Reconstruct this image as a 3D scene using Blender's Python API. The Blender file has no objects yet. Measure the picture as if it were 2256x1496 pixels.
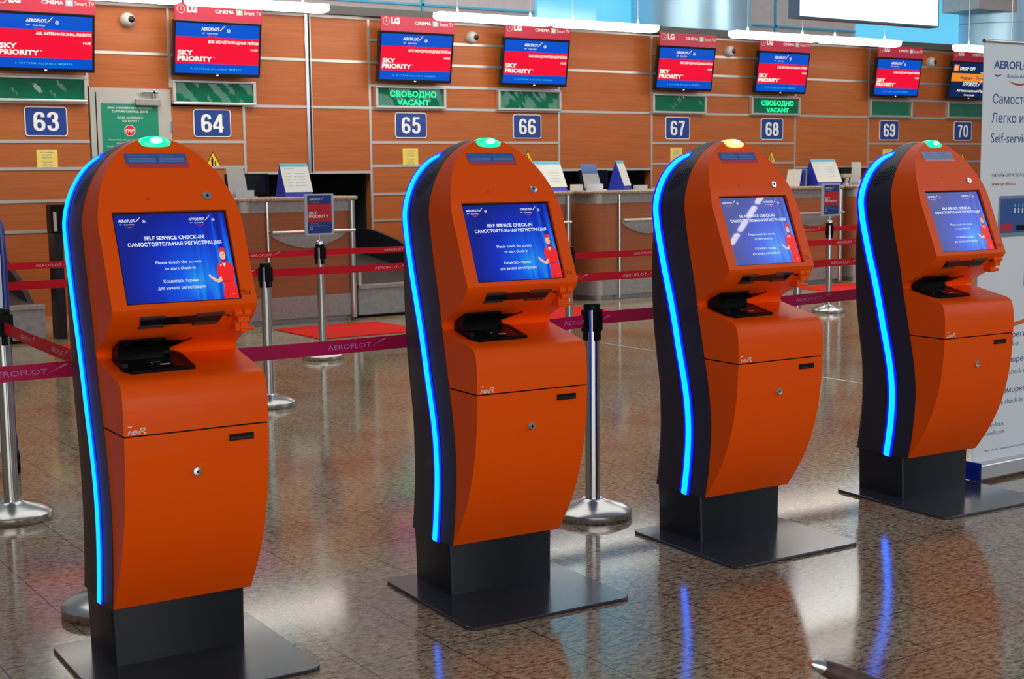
import bpy, bmesh, math, random
from mathutils import Vector, Matrix
sc = bpy.context.scene
C = sc.collection
PI = math.pi
R = math.radians
rng = random.Random(7)

# ------------------------------------------------------------------ camera
yaw, pitch, roll, F_PX = R(33.844), R(6.8857), -0.011234, 3060.9
Rv = Vector((math.cos(yaw), -math.sin(yaw), 0))
Fv = Vector((math.sin(yaw)*math.cos(pitch), math.cos(yaw)*math.cos(pitch), -math.sin(pitch)))
Uv = Rv.cross(Fv)
rx = Rv*math.cos(roll)+Uv*math.sin(roll)
ux = -Rv*math.sin(roll)+Uv*math.cos(roll)
cam = bpy.data.objects.new('camera', bpy.data.cameras.new('camera'))
M = Matrix((rx, ux, -Fv)).transposed().to_4x4()
M.translation = Vector((0, 0, 1.5277))
cam.matrix_world = M
cam.data.sensor_width = 36
cam.data.lens = F_PX/2256*36
cam.data.clip_start = 0.05
cam.data.clip_end = 200
cam.data.dof.use_dof = True
cam.data.dof.focus_distance = 6.2
cam.data.dof.aperture_fstop = 9
C.objects.link(cam)
sc.camera = cam

# ------------------------------------------------------------------ world, lights, exposure
sc.view_settings.view_transform = 'Standard'
sc.view_settings.look = 'None'
sc.view_settings.gamma = 1
sc.view_settings.use_curve_mapping = False
sc.view_settings.exposure = 0.0
w = bpy.data.worlds.new('world')
sc.world = w
w.use_nodes = True
bg = w.node_tree.nodes['Background']
bg.inputs[0].default_value = (0.62, 0.72, 0.85, 1)
bg.inputs[1].default_value = 0.25

def area(name, loc, target, sx, sy, power, col):
    l = bpy.data.lights.new(name, 'AREA')
    l.shape = 'RECTANGLE'; l.size = sx; l.size_y = sy; l.energy = power; l.color = col
    o = bpy.data.objects.new(name, l); C.objects.link(o)
    o.location = loc
    d = Vector(target)-Vector(loc)
    o.rotation_euler = d.to_track_quat('-Z', 'Y').to_euler()
    return o
area('overhead_fill', (9, 10.5, 9.5), (9, 10.5, 0), 20, 8, 620, (1, 0.97, 0.92))  # added soft fill from above, brightens the far floor
area('front_fill', (-1, -9, 2.4), (4, 5, 1.4), 16, 4.2, 700, (1, 0.97, 0.93))  # added low fill behind the camera for the kiosk fronts
area('facade_daylight', (21, -8, 10), (3, -2, 8), 16, 14, 950, (0.80, 0.90, 1))
area('counter_lights_front', (10, 12.3, 4.6), (11, 15.5, 1.6), 18, 0.6, 330, (1, 0.93, 0.82))

# ------------------------------------------------------------------ helpers
def tag(o, label=None, cat=None, group=None, kind=None):
    if label: o['label'] = label
    if cat: o['category'] = cat
    if group: o['group'] = group
    if kind: o['kind'] = kind
    return o
def empty(name, loc, rz=0, rxx=0):
    o = bpy.data.objects.new(name, None)
    o.location = loc; o.rotation_euler = (rxx, 0, rz); o.empty_display_size = 0.05
    C.objects.link(o); return o
def copy_tree(o, parent=None):
    c = o.copy(); C.objects.link(c); c.parent = parent
    for k in list(o.children): copy_tree(k, c)
    return c

class MB:
    def __init__(s): s.v=[]; s.f=[]; s.m=[]; s.mats=[]; s.sm=[]
    def mi(s, m):
        if m not in s.mats: s.mats.append(m)
        return s.mats.index(m)
    def add(s, vs, fs, m, smooth=False):
        b=len(s.v); s.v += [tuple(x) for x in vs]; i=s.mi(m)
        for f in fs: s.f.append([b+k for k in f]); s.m.append(i); s.sm.append(smooth)
        return s
    def box(s, x0,x1,y0,y1,z0,z1, m, M=None):
        vs=[Vector((x,y,z)) for z in (z0,z1) for y in (y0,y1) for x in (x0,x1)]
        if M: vs=[M@v for v in vs]
        return s.add(vs, [(0,2,3,1),(4,5,7,6),(0,1,5,4),(2,6,7,3),(0,4,6,2),(1,3,7,5)], m)
    def poly(s, pts, m): return s.add(pts, [list(range(len(pts)))], m)
    def prism(s, pts, z0, z1, m, M=None, smooth=False):
        n=len(pts); vs=[Vector((x,y,z)) for z in (z0,z1) for x,y in pts]
        if M: vs=[M@v for v in vs]
        return s.add(vs, [list(range(n))[::-1], list(range(n,2*n))]+[(i,(i+1)%n,n+(i+1)%n,n+i) for i in range(n)], m, smooth)
    def grid(s, rows, m, smooth=True, flip=False):
        n=len(rows[0]); vs=[p for r in rows for p in r]; fs=[]
        for i in range(len(rows)-1):
            for j in range(n-1):
                q=[i*n+j,i*n+j+1,(i+1)*n+j+1,(i+1)*n+j]
                fs.append(q[::-1] if flip else q)
        return s.add(vs, fs, m, smooth)
    def tube(s, path, r, m, n=12, caps=True):
        path=[Vector(p) for p in path]; rows=[]
        rr = r if isinstance(r,(list,tuple)) else [r]*len(path)
        for i,p in enumerate(path):
            t=(path[min(i+1,len(path)-1)]-path[max(i-1,0)]).normalized()
            a=t.orthogonal().normalized() if i==0 else (a-t*a.dot(t)).normalized()
            b=t.cross(a)
            rows.append([p+(a*math.cos(2*PI*k/n)+b*math.sin(2*PI*k/n))*rr[i] for k in range(n)])
        vs=[v for r_ in rows for v in r_]; L=len(path)
        fs=[(i*n+k,i*n+(k+1)%n,(i+1)*n+(k+1)%n,(i+1)*n+k) for i in range(L-1) for k in range(n)]
        if caps: fs += [list(range(n))[::-1], [(L-1)*n+k for k in range(n)]]
        return s.add(vs, fs, m, True)
    def lathe(s, prof, m, n=40, M=None):
        vs=[]; L=len(prof)
        for r,z in prof:
            for k in range(n):
                v=Vector((r*math.cos(2*PI*k/n), r*math.sin(2*PI*k/n), z)); vs.append(M@v if M else v)
        fs=[(i*n+k,i*n+(k+1)%n,(i+1)*n+(k+1)%n,(i+1)*n+k) for i in range(L-1) for k in range(n)]
        fs += [list(range(n))[::-1], [(L-1)*n+k for k in range(n)]]
        return s.add(vs, fs, m, True)
    def build(s, name, parent=None, bevel=0, angle=35):
        me=bpy.data.meshes.new(name); me.from_pydata(s.v,[],s.f)
        for m in s.mats: me.materials.append(m)
        me.polygons.foreach_set('material_index', s.m)
        me.polygons.foreach_set('use_smooth', s.sm)
        me.update()
        if any(s.sm): me.set_sharp_from_angle(angle=R(angle))
        o=bpy.data.objects.new(name,me); C.objects.link(o); o.parent=parent
        if bevel:
            b=o.modifiers.new('bevel','BEVEL'); b.width=bevel; b.segments=2; b.limit_method='ANGLE'; b.angle_limit=R(50)
        return o

class Frame:   # a flat drawing plane: u right, v up, pts get a little lift along the normal
    def __init__(s, o, u, v): s.o=Vector(o); s.u=Vector(u).normalized(); s.v=Vector(v).normalized(); s.n=s.u.cross(s.v)
    def p(s, u, v, d=0): return s.o+s.u*u+s.v*v+s.n*d
def rect(mb, fr, u0,u1,v0,v1, d, m): mb.poly([fr.p(u0,v0,d),fr.p(u1,v0,d),fr.p(u1,v1,d),fr.p(u0,v1,d)], m)
def rrect(u0,u1,v0,v1,r,n=5):
    P=[]
    for cx,cy,a0 in ((u1-r,v1-r,0),(u0+r,v1-r,90),(u0+r,v0+r,180),(u1-r,v0+r,270)):
        for k in range(n+1):
            a=R(a0+90*k/n); P.append((cx+r*math.cos(a), cy+r*math.sin(a)))
    return P
def shape(mb, fr, pts, d, m): mb.poly([fr.p(a,b,d) for a,b in pts], m)
def ell(cu,cv,a,b,n=20): return [(cu+a*math.cos(2*PI*k/n), cv+b*math.sin(2*PI*k/n)) for k in range(n)]
def slab(mb, fr, pts, d0, d1, m):   # a plate with thickness
    n=len(pts); vs=[fr.p(a,b,d0) for a,b in pts]+[fr.p(a,b,d1) for a,b in pts]
    mb.add(vs, [list(range(n))[::-1], list(range(n,2*n))]+[(i,(i+1)%n,n+(i+1)%n,n+i) for i in range(n)], m)
_tc={}
def glyphs(s, bold=0.0, shear=0.0, space=1.0):
    k=(s,bold,shear,space)
    if k not in _tc:
        cu=bpy.data.curves.new('t','FONT'); cu.body=s; cu.size=1; cu.resolution_u=2; cu.offset=bold; cu.shear=shear; cu.space_character=space
        o=bpy.data.objects.new('t',cu); C.objects.link(o)
        dg=bpy.context.evaluated_depsgraph_get(); dg.update()
        e=o.evaluated_get(dg); me=e.to_mesh()
        vs=[(v.co.x,v.co.y) for v in me.vertices]; fs=[tuple(p.vertices) for p in me.polygons]
        e.to_mesh_clear(); bpy.data.objects.remove(o); bpy.data.curves.remove(cu)
        _tc[k]=(vs,fs)
    return _tc[k]
CAP=0.73
def text(mb, fr, s, u0, u1, v, h, d, m, bold=0.012, shear=0.0, space=1.0):
    """lettering from u0 to u1, baseline v, capital height h"""
    vs,fs=glyphs(s,bold,shear,space)
    if not vs: return
    x0=min(a for a,b in vs); x1=max(a for a,b in vs)
    sx=(u1-u0)/(x1-x0); sy=h/CAP
    mb.add([fr.p(u0+(a-x0)*sx, v+b*sy, d) for a,b in vs], fs, m)
def logo(mb, fr, u0, w, v, d, m, mblue, mred, cyr=False, sub=True, ring=True, flat=1.0):
    """airline word mark with its small wing, tagline and underline"""
    h=w*0.125*flat
    text(mb, fr, 'АЭРОФЛОТ' if cyr else 'AEROFLOT', u0, u0+w*.74, v, h, d, m, 0.02)
    a=u0+w*.73
    shape(mb,fr,[(a,v-h*.1),(a+w*.10,v+h*.75),(a+w*.16,v+h*.95),(a+w*.08,v+h*.2)],d,m)
    shape(mb,fr,[(a+w*.09,v+h*.62),(a+w*.2,v+h*1.5),(a+w*.25,v+h*1.7),(a+w*.15,v+h*.7)],d,m)
    shape(mb,fr,[(a+w*.12,v+h*.7),(a+w*.25,v+h*1.55),(a+w*.20,v+h*1.0),(a+w*.13,v+h*.5)],d+.0002,mred)
    if sub:
        shape(mb,fr,[(u0,v-h*.7),(u0+w*.06,v-h*1.1),(u0+w*.16,v-h*.7),(u0+w*.06,v-h*.85)],d,m)
        text(mb,fr,'Российские авиалинии' if cyr else 'Russian Airlines',u0+w*.24,u0+w*.68,v-h*1.1,h*.5,d,m,0,0.2)
        n=10; top=[(u0+w*(.26+.4*k/n), v-h*(1.45+.62*math.sin(PI*k/n))) for k in range(n+1)]
        bot=[(x,y+h*.28*math.sin(PI*k/n)) for k,(x,y) in enumerate(top)]
        shape(mb,fr,top+bot[::-1],d,mred)
    if ring:
        cu,cv,r=u0+w*1.12,v+h*.1,w*.07
        o=ell(cu,cv,r,r,18); i=ell(cu,cv,r*.78,r*.78,18); b=len(mb.v)
        mb.add([fr.p(x,y,d) for x,y in o+i],[(k,(k+1)%18,18+(k+1)%18,18+k) for k in range(18)],m)
        shape(mb,fr,[(cu-r*.5,cv-r*.1),(cu+r*.3,cv+r*.5),(cu+r*.5,cv-r*.1),(cu,cv-r*.5)],d,m)

def spl2(P,n=6):
    Q=[P[0]]+list(P)+[P[-1]]; out=[]
    for i in range(1,len(Q)-2):
        for k in range(n):
            t=k/n; out.append(tuple(.5*(2*Q[i][c]+(Q[i+1][c]-Q[i-1][c])*t+(2*Q[i-1][c]-5*Q[i][c]+4*Q[i+1][c]-Q[i+2][c])*t*t+(3*Q[i][c]-Q[i-1][c]-3*Q[i+1][c]+Q[i+2][c])*t**3) for c in (0,1)))
    return out+[tuple(P[-1])]
def sup(cx,cy,a,b,n=28):
    f=lambda v: math.copysign(abs(v)**.82,v)
    return [(cx+a*f(math.cos(2*PI*k/n)),cy+b*f(math.sin(2*PI*k/n))) for k in range(n+1)]
_six=[spl2([(.40,.72),(.385,.86),(.26,.922),(.13,.86),(.085,.66),(.082,.45),(.082,.30)]),sup(.25,.30,.168,.222)]
DIG={'0':[sup(.25,.5,.168,.422)],'6':_six,'9':[[(.5-x,1-y) for x,y in p] for p in _six],'8':[sup(.25,.71,.145,.208),sup(.25,.285,.168,.212)],
 '3':[spl2([(.09,.72),(.115,.86),(.245,.922),(.375,.86),(.395,.73),(.36,.59),(.235,.525)]),spl2([(.235,.525),(.375,.47),(.418,.29),(.37,.13),(.245,.078),(.11,.14),(.082,.29)])],
 '5':[[(.455,.922),(.125,.922)],[(.150,.99),(.115,.47)],spl2([(.11,.52),(.16,.585),(.27,.61),(.385,.53),(.418,.33),(.37,.14),(.245,.078),(.115,.13),(.082,.26)])],
 '4':[[(.355,.97),(.035,.30)],[(.0,.262),(.50,.262)],[(.355,1.0),(.355,.0)]],'7':[[(.03,.922),(.475,.922)],spl2([(.42,.90),(.33,.68),(.245,.40),(.205,.0)])]}
def digits(mb, fr, t, u0, v0, h, wd, gap, d, m, th=.155):
    for i,c in enumerate(t):
        o=u0+i*(wd+gap); kx=wd/.5
        for kp,P in enumerate(DIG[c]):
            rows=[]; n=len(P); closed=abs(P[0][0]-P[-1][0])+abs(P[0][1]-P[-1][1])<1e-6
            for j,(x,y) in enumerate(P):
                p,q=(P[j-1] if j else (P[-2] if closed else P[0])),(P[j+1] if j<n-1 else (P[1] if closed else P[-1]))
                tx,ty=q[0]-p[0],q[1]-p[1]; l=math.hypot(tx,ty) or 1; nx,ny=-ty/l*th/2,tx/l*th/2
                rows.append([fr.p(o+(x+nx)*kx,v0+(y+ny*.85)*h,d+kp*.0015),fr.p(o+(x-nx)*kx,v0+(y-ny*.85)*h,d+kp*.0015)])
            mb.grid(rows,m,smooth=False)
# ------------------------------------------------------------------ materials
def mat(name, col, rough=.5, metal=0, coat=0, emit=0, ecol=None, spec=.5):
    m=bpy.data.materials.new(name); m.use_nodes=True
    b=m.node_tree.nodes['Principled BSDF']
    b.inputs['Base Color'].default_value=(*col,1); b.inputs['Roughness'].default_value=rough
    b.inputs['Metallic'].default_value=metal; b.inputs['Coat Weight'].default_value=coat
    b.inputs['Coat Roughness'].default_value=.08; b.inputs['Specular IOR Level'].default_value=spec
    if emit: b.inputs['Emission Color'].default_value=(*(ecol or col),1); b.inputs['Emission Strength'].default_value=emit
    return m
def nd(m,t,**k):
    n=m.node_tree.nodes.new(t)
    for a,b in k.items(): setattr(n,a,b)
    return n
def lk(m,a,b): m.node_tree.links.new(a,b)
def ramp(m, stops):
    r=nd(m,'ShaderNodeValToRGB'); e=r.color_ramp.elements
    while len(e)<len(stops): e.new(.5)
    for i,(p,c) in enumerate(stops): e[i].position=p; e[i].color=(*c,1)
    return r
def noisy(m, scale, c0, c1, stretch=(1,1,1), detail=4, lo=.35, hi=.65, bump=0, coord='Object'):
    tc=nd(m,'ShaderNodeTexCoord'); mp=nd(m,'ShaderNodeMapping'); mp.inputs['Scale'].default_value=stretch
    n=nd(m,'ShaderNodeTexNoise'); n.inputs['Scale'].default_value=scale; n.inputs['Detail'].default_value=detail
    r=ramp(m,[(lo,c0),(hi,c1)])
    b=m.node_tree.nodes['Principled BSDF']
    lk(m,tc.outputs[coord],mp.inputs[0]); lk(m,mp.outputs[0],n.inputs['Vector']); lk(m,n.outputs['Fac'],r.inputs[0]); lk(m,r.outputs[0],b.inputs['Base Color'])
    if bump:
        bp=nd(m,'ShaderNodeBump'); bp.inputs['Strength'].default_value=bump; bp.inputs['Distance'].default_value=.002
        lk(m,n.outputs['Fac'],bp.inputs['Height']); lk(m,bp.outputs[0],b.inputs['Normal'])
    return m
ORANGE=noisy(mat('orange_paint',(.92,.092,.0),.36,coat=.05,spec=.16),350,(.91,.089,.0),(.94,.096,.0),bump=.03)
ORANGE_IN=mat('orange_shelf',(.92,.092,.0),.38)
SHELL=mat('navy_black_paint',(.008,.010,.022),.42,coat=.1)
DARKM=noisy(mat('dark_steel',(.010,.011,.016),.34,metal=.1,spec=.35),240,(.008,.010,.015),(.012,.014,.020),bump=.05)
PLATE=noisy(mat('base_plate_paint',(.03,.033,.04),.20,metal=.2,coat=.2),240,(.028,.03,.037),(.04,.043,.052),bump=.05)
BLACK=mat('black_plastic',(.004,.004,.005),.4,spec=.15)
BLACKG=mat('black_gloss',(.008,.008,.009),.12)
CHROME=mat('chrome',(.75,.74,.72),.14,metal=1)
STEEL=mat('brushed_steel',(.55,.54,.52),.22,metal=1)
WHITE=mat('white_print',(.82,.82,.80),.6)
GREYP=mat('grey_print',(.55,.50,.48),.6)
STRIPC=mat('cyan_light_diffuser',(0.0,.1,.4),.4,emit=5.0,ecol=(0.0,.165,1.0))
STRIPB=mat('blue_glow',(0,0,.3),.4,emit=1.1,ecol=(0.0,.004,1.0))  # painted halo beside the kiosk light strips, also the television power light
GREENL=mat('green_status_lens',(.0,.5,.2),.3,emit=1.5,ecol=(.0,.85,.30))
GREENC=mat('green_status_centre',(.5,1,.8),.3,emit=1.6,ecol=(.35,1,.75))
YELL=mat('yellow_status_lens',(.9,.7,.3),.3,emit=1.1,ecol=(1,.72,.2))
YELC=mat('yellow_status_centre',(1,.9,.6),.3,emit=1.5,ecol=(1,.92,.62))
def screen_mat():
    m=mat('kiosk_screen_picture',(.0,.01,.05),.02,coat=.6)
    b=m.node_tree.nodes['Principled BSDF']; b.inputs['Coat Roughness'].default_value=.01
    tc=nd(m,'ShaderNodeTexCoord'); sp=nd(m,'ShaderNodeSeparateXYZ'); lk(m,tc.outputs['UV'],sp.inputs[0])
    wv=nd(m,'ShaderNodeTexNoise'); wv.inputs['Scale'].default_value=1.0; wv.inputs['Detail'].default_value=1
    mp=nd(m,'ShaderNodeMapping'); mp.inputs['Scale'].default_value=(22,.5,1); mp.inputs['Rotation'].default_value=(0,0,-.10); lk(m,tc.outputs['UV'],mp.inputs[0]); lk(m,mp.outputs[0],wv.inputs['Vector'])
    def mth(op,a_,b_=None,c_=None):
        q=nd(m,'ShaderNodeMath',operation=op)
        for i_,v_ in enumerate((a_,b_,c_)):
            if v_ is None: continue
            if isinstance(v_,(int,float)): q.inputs[i_].default_value=v_
            else: lk(m,v_,q.inputs[i_])
        return q.outputs[0]
    gx=mth('SUBTRACT',sp.outputs[0],.66); gy=mth('MULTIPLY',mth('SUBTRACT',sp.outputs[1],.22),.72)
    dist=mth('SQRT',mth('ADD',mth('MULTIPLY',gx,gx),mth('MULTIPLY',gy,gy)))
    glow=mth('MULTIPLY_ADD',dist,-1.15,.86)
    wgt=mth('MULTIPLY',mth('MAXIMUM',mth('SUBTRACT',sp.outputs[0],.58),0.0),1.9)
    st=mth('MULTIPLY',mth('SUBTRACT',wv.outputs['Fac'],.44),wgt)
    g_=mth('MULTIPLY_ADD',st,2.1,glow)
    r=ramp(m,[(.15,(.0,.004,.25)),(.42,(.0,.018,.52)),(.68,(.0,.10,.86)),(1.0,(.03,.50,1.0))]); lk(m,g_,r.inputs[0])
    lk(m,r.outputs[0],b.inputs['Emission Color']); b.inputs['Emission Strength'].default_value=.85
    return m
SCREEN=screen_mat()
def em(name,col,s=.9): return mat(name,tuple(c*.15 for c in col),.25,emit=s,ecol=col,spec=.25)
E_WHITE=em('screen_white',(.85,.93,1)); E_RED=em('screen_red',(.85,.02,.02)); E_SKIN=em('screen_skin',(.9,.5,.38)); E_DRED=em('screen_dark_red',(.45,.005,.02)); E_HAIR=em('screen_hair',(.10,.04,.03))
T_BLUE=em('tv_blue',(.0,.085,.60),.85); T_RED=em('tv_red',(.86,.004,.035),.9); T_WHITE=em('tv_white',(.95,.92,.82),1.0); T_CYAN=em('tv_pale_blue',(.05,.62,.95),.8)
T_NAVY=em('tv_navy',(.004,.02,.10),.8); T_ORANGE=em('tv_orange',(.95,.30,.02),.85)
STK_B=mat('sticker_blue',(.05,.11,.36),.15,coat=.5); STK_R=mat('sticker_red',(.55,.05,.06),.15,coat=.5); STK_T=mat('sticker_text',(.16,.30,.65),.3)
def wood_mat(name,c0,c1):
    m=mat(name,c1,.42,coat=.05,spec=.35)
    tc=nd(m,'ShaderNodeTexCoord'); mp=nd(m,'ShaderNodeMapping'); mp.inputs['Scale'].default_value=(.7,.7,14); lk(m,tc.outputs['Object'],mp.inputs[0])
    n=nd(m,'ShaderNodeTexNoise'); n.inputs['Scale'].default_value=2.2; n.inputs['Detail'].default_value=8; n.inputs['Roughness'].default_value=.65; lk(m,mp.outputs[0],n.inputs['Vector'])
    r=ramp(m,[(.3,c0),(.7,c1)]); lk(m,n.outputs['Fac'],r.inputs[0])
    n2=nd(m,'ShaderNodeTexNoise'); n2.inputs['Scale'].default_value=.5; lk(m,tc.outputs['Object'],n2.inputs['Vector'])
    mx=nd(m,'ShaderNodeMix',data_type='RGBA',blend_type='MULTIPLY'); mx.inputs[0].default_value=.35
    r2=ramp(m,[(.3,(.75,.72,.7)),(.7,(1,1,1))]); lk(m,n2.outputs['Fac'],r2.inputs[0])
    lk(m,r.outputs[0],mx.inputs[6]); lk(m,r2.outputs[0],mx.inputs[7]); lk(m,mx.outputs[2],m.node_tree.nodes['Principled BSDF'].inputs['Base Color'])
    return m
WOOD=wood_mat('pear_wood_laminate',(.36,.091,.019),(.475,.130,.030))
WOOD2=wood_mat('counter_wood_laminate',(.33,.100,.032),(.41,.130,.045))
ALU=mat('aluminium_strip',(.62,.58,.54),.35,metal=.7)
GREYM=noisy(mat('grey_metal_panel',(.36,.34,.31),.38,metal=.55),30,(.33,.31,.28),(.40,.38,.35))
GREYD=noisy(mat('grey_painted_steel',(.30,.30,.29),.5),14,(.27,.27,.26),(.35,.35,.34))
DOORM=mat('door_grey_paint',(.42,.40,.36),.5)
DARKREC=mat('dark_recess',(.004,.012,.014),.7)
RUBBER=noisy(mat('conveyor_rubber',(.02,.018,.016),.6),20,(0.016,.014,.012),(.035,.03,.026))
def granite(name, cs, scale, rough=.25):
    m=mat(name,cs[1],rough,coat=.3)
    tc=nd(m,'ShaderNodeTexCoord')
    n=nd(m,'ShaderNodeTexNoise'); n.inputs['Scale'].default_value=scale; n.inputs['Detail'].default_value=6; n.inputs['Roughness'].default_value=.7; lk(m,tc.outputs['Object'],n.inputs['Vector'])
    r=ramp(m,[(.33,cs[0]),(.5,cs[1]),(.68,cs[2])]); lk(m,n.outputs['Fac'],r.inputs[0]); lk(m,r.outputs[0],m.node_tree.nodes['Principled BSDF'].inputs['Base Color'])
    return m
GRAN=granite('counter_granite',[(.16,.10,.06),(.42,.30,.19),(.60,.46,.32)],40)
def floor_mat():
    m=mat('polished_granite_tiles',(.3,.22,.16),.16,spec=.27); b=m.node_tree.nodes['Principled BSDF']
    tc=nd(m,'ShaderNodeTexCoord'); o=tc.outputs['Object']
    mp=nd(m,'ShaderNodeMapping'); mp.inputs['Scale'].default_value=(.75,1.5,1); lk(m,o,mp.inputs[0])
    n=nd(m,'ShaderNodeTexNoise'); n.inputs['Scale'].default_value=40; n.inputs['Detail'].default_value=8; n.inputs['Roughness'].default_value=.78; lk(m,mp.outputs[0],n.inputs['Vector'])
    r=ramp(m,[(.36,(.016,.014,.013)),(.43,(.17,.128,.085)),(.50,(.335,.265,.168)),(.62,(.52,.43,.295))]); lk(m,n.outputs['Fac'],r.inputs[0])
    n2=nd(m,'ShaderNodeTexNoise'); n2.inputs['Scale'].default_value=1.3; n2.inputs['Detail'].default_value=3; lk(m,o,n2.inputs['Vector'])
    r2=ramp(m,[(.35,(.88,.66,.58)),(.5,(1,.95,.90)),(.7,(1.0,1.04,.96))]); lk(m,n2.outputs['Fac'],r2.inputs[0])
    mx=nd(m,'ShaderNodeMix',data_type='RGBA',blend_type='MULTIPLY'); mx.inputs[0].default_value=1; lk(m,r.outputs[0],mx.inputs[6]); lk(m,r2.outputs[0],mx.inputs[7])
    v=nd(m,'ShaderNodeTexVoronoi'); v.inputs['Scale'].default_value=55; lk(m,mp.outputs[0],v.inputs['Vector'])
    vr=ramp(m,[(.08,(.35,.33,.36)),(.2,(1,1,1))]); lk(m,v.outputs['Distance'],vr.inputs[0])
    mx2=nd(m,'ShaderNodeMix',data_type='RGBA',blend_type='MULTIPLY'); mx2.inputs[0].default_value=.8; lk(m,mx.outputs[2],mx2.inputs[6]); lk(m,vr.outputs[0],mx2.inputs[7])
    sp=nd(m,'ShaderNodeSeparateXYZ'); lk(m,o,sp.inputs[0])
    def joint(sock,off):
        a=nd(m,'ShaderNodeMath',operation='SUBTRACT'); lk(m,sock,a.inputs[0]); a.inputs[1].default_value=off-.155
        p=nd(m,'ShaderNodeMath',operation='PINGPONG'); lk(m,a.outputs[0],p.inputs[0]); p.inputs[1].default_value=.155
        g=nd(m,'ShaderNodeMath',operation='GREATER_THAN'); lk(m,p.outputs[0],g.inputs[0]); g.inputs[1].default_value=.155-.002
        return g.outputs[0]
    j=nd(m,'ShaderNodeMath',operation='MAXIMUM'); lk(m,joint(sp.outputs[0],1.933),j.inputs[0]); lk(m,joint(sp.outputs[1],4.364),j.inputs[1])
    mx3=nd(m,'ShaderNodeMix',data_type='RGBA'); lk(m,j.outputs[0],mx3.inputs[0]); lk(m,mx2.outputs[2],mx3.inputs[6]); mx3.inputs[7].default_value=(.022,.015,.012,1)
    lk(m,mx3.outputs[2],b.inputs['Base Color'])
    rr=nd(m,'ShaderNodeMapRange'); lk(m,n.outputs['Fac'],rr.inputs[0]); rr.inputs[1].default_value=.3; rr.inputs[2].default_value=.7; rr.inputs[3].default_value=.06; rr.inputs[4].default_value=.14; lk(m,rr.outputs[0],b.inputs['Roughness'])
    bp=nd(m,'ShaderNodeBump'); bp.inputs['Strength'].default_value=.025; bp.inputs['Distance'].default_value=.002; lk(m,n.outputs['Fac'],bp.inputs['Height']); lk(m,bp.outputs[0],b.inputs['Normal'])
    return m
FLOOR=floor_mat()
CARPET=noisy(mat('red_carpet',(.62,.02,.015),.95,spec=.1),120,(.52,.015,.012),(.70,.03,.02),bump=.3)
BELT_R=mat('red_webbing',(.78,.006,.022),.6,spec=.2); BELT_D=mat('crimson_webbing',(.55,.001,.055),.5,spec=.3); BELT_T=mat('belt_lettering',(.80,.55,.55),.6)
UPW=noisy(mat('upper_wall_grey',(.45,.41,.42),.6),8,(.44,.40,.41),(.48,.44,.44))
MULL=mat('blue_mullion',(.04,.38,.60),.4)
SKYG=mat('sky_glass',(.02,.1,.15),.1,emit=1.0,ecol=(.13,.58,.86))
COLM=mat('column_cladding',(.36,.56,.70),.33,metal=.6)
PALE=mat('pale_blue_panel',(.30,.42,.46),.5)
TUBE=mat('fluorescent_diffuser',(1,1,1),.4,emit=9,ecol=(1,.93,.80))
SIGNB=mat('overhead_sign_face',(1,1,1),.4,emit=1.1,ecol=(.84,.95,1))
NAVY=mat('number_plate_blue',(.012,.045,.25),.3,coat=.2)
CRIM=mat('crimson_print',(.46,.012,.045),.45)
GREENP=mat('green_panel_gloss',(.0,.13,.060),.05,coat=.9)
GREENT=mat('green_lit_lettering',(.0,.6,.2),.3,emit=1.0,ecol=(.02,.95,.36))
PGREEN=mat('poster_green',(.0,.22,.13),.45); YEL=mat('yellow_paper',(.80,.62,.12),.6); YEL2=mat('yellow_sticker',(.85,.55,.03),.4)
PAPER=mat('white_paper',(.72,.71,.66),.6); BLUEP=mat('blue_card',(.015,.03,.40),.4); TEAL=mat('teal_header',(.10,.45,.58),.5)
STOPR=mat('stop_red',(.62,.02,.03),.4)
BANN=mat('banner_vinyl',(.80,.86,.90),.45); BT=mat('banner_blue_print',(.02,.09,.33),.5); BGR=mat('banner_grey_print',(.20,.27,.36),.5); BR=mat('banner_red_print',(.50,.06,.05),.5); BO=mat('banner_orange_print',(.75,.14,.03),.5)
CARTB=mat('cart_blue_paint',(.01,.03,.28),.3,coat=.4); ACR=mat('clear_acrylic',(.55,.60,.66),.08,coat=.6)
LEATH=noisy(mat('brown_grip',(.07,.03,.02),.55),60,(.05,.02,.014),(.09,.04,.026))
CAMW=mat('camera_housing',(.50,.48,.45),.4)

# ------------------------------------------------------------------ setting
WY=15.5
K=1.4328
def wx(x): return x*K                 # wall bays, measured from the left
def wz(z): return (z-1.5277)*K+1.5277
b=MB(); b.box(-14,42,-12,24,-.1,0,FLOOR); tag(b.build('floor'),kind='structure')
b=MB(); b.box(7.512,7.542,3.5,12.9,.0003,.0016,ALU); tag(b.build('trim_1'),kind='structure')
V=[wx(a) for a in (-1.0,1.60,3.346,4.007,4.637,5.222,5.795,7.815,8.951,10.938,12.083,14.07,15.215,17.2)]
Zr=[wz(a) for a in (1.116,1.345,1.59,1.795,2.09,2.285,2.48,2.67,2.84)]
ZT=wz(2.865); ZB=1.543
opens=[(V[4],V[6]),(V[7],V[8]),(V[9],V[10]),(V[11],V[12])]
door=(V[2]+.02,V[3]-.0,2.505)
b=MB()
xs=sorted(set([-14]+V+[42]))
for a,c in zip(xs[:-1],xs[1:]):
    op=any(a>=o[0]-1e-4 and c<=o[1]+1e-4 for o in opens)
    dr=abs(a-V[2])<1e-4
    z0 = ZB if op else (door[2] if dr else 0)
    b.box(a,c,WY,WY+.15,z0,ZT,WOOD)
tag(b.build('wall_back'),kind='structure')
b=MB()
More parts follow.
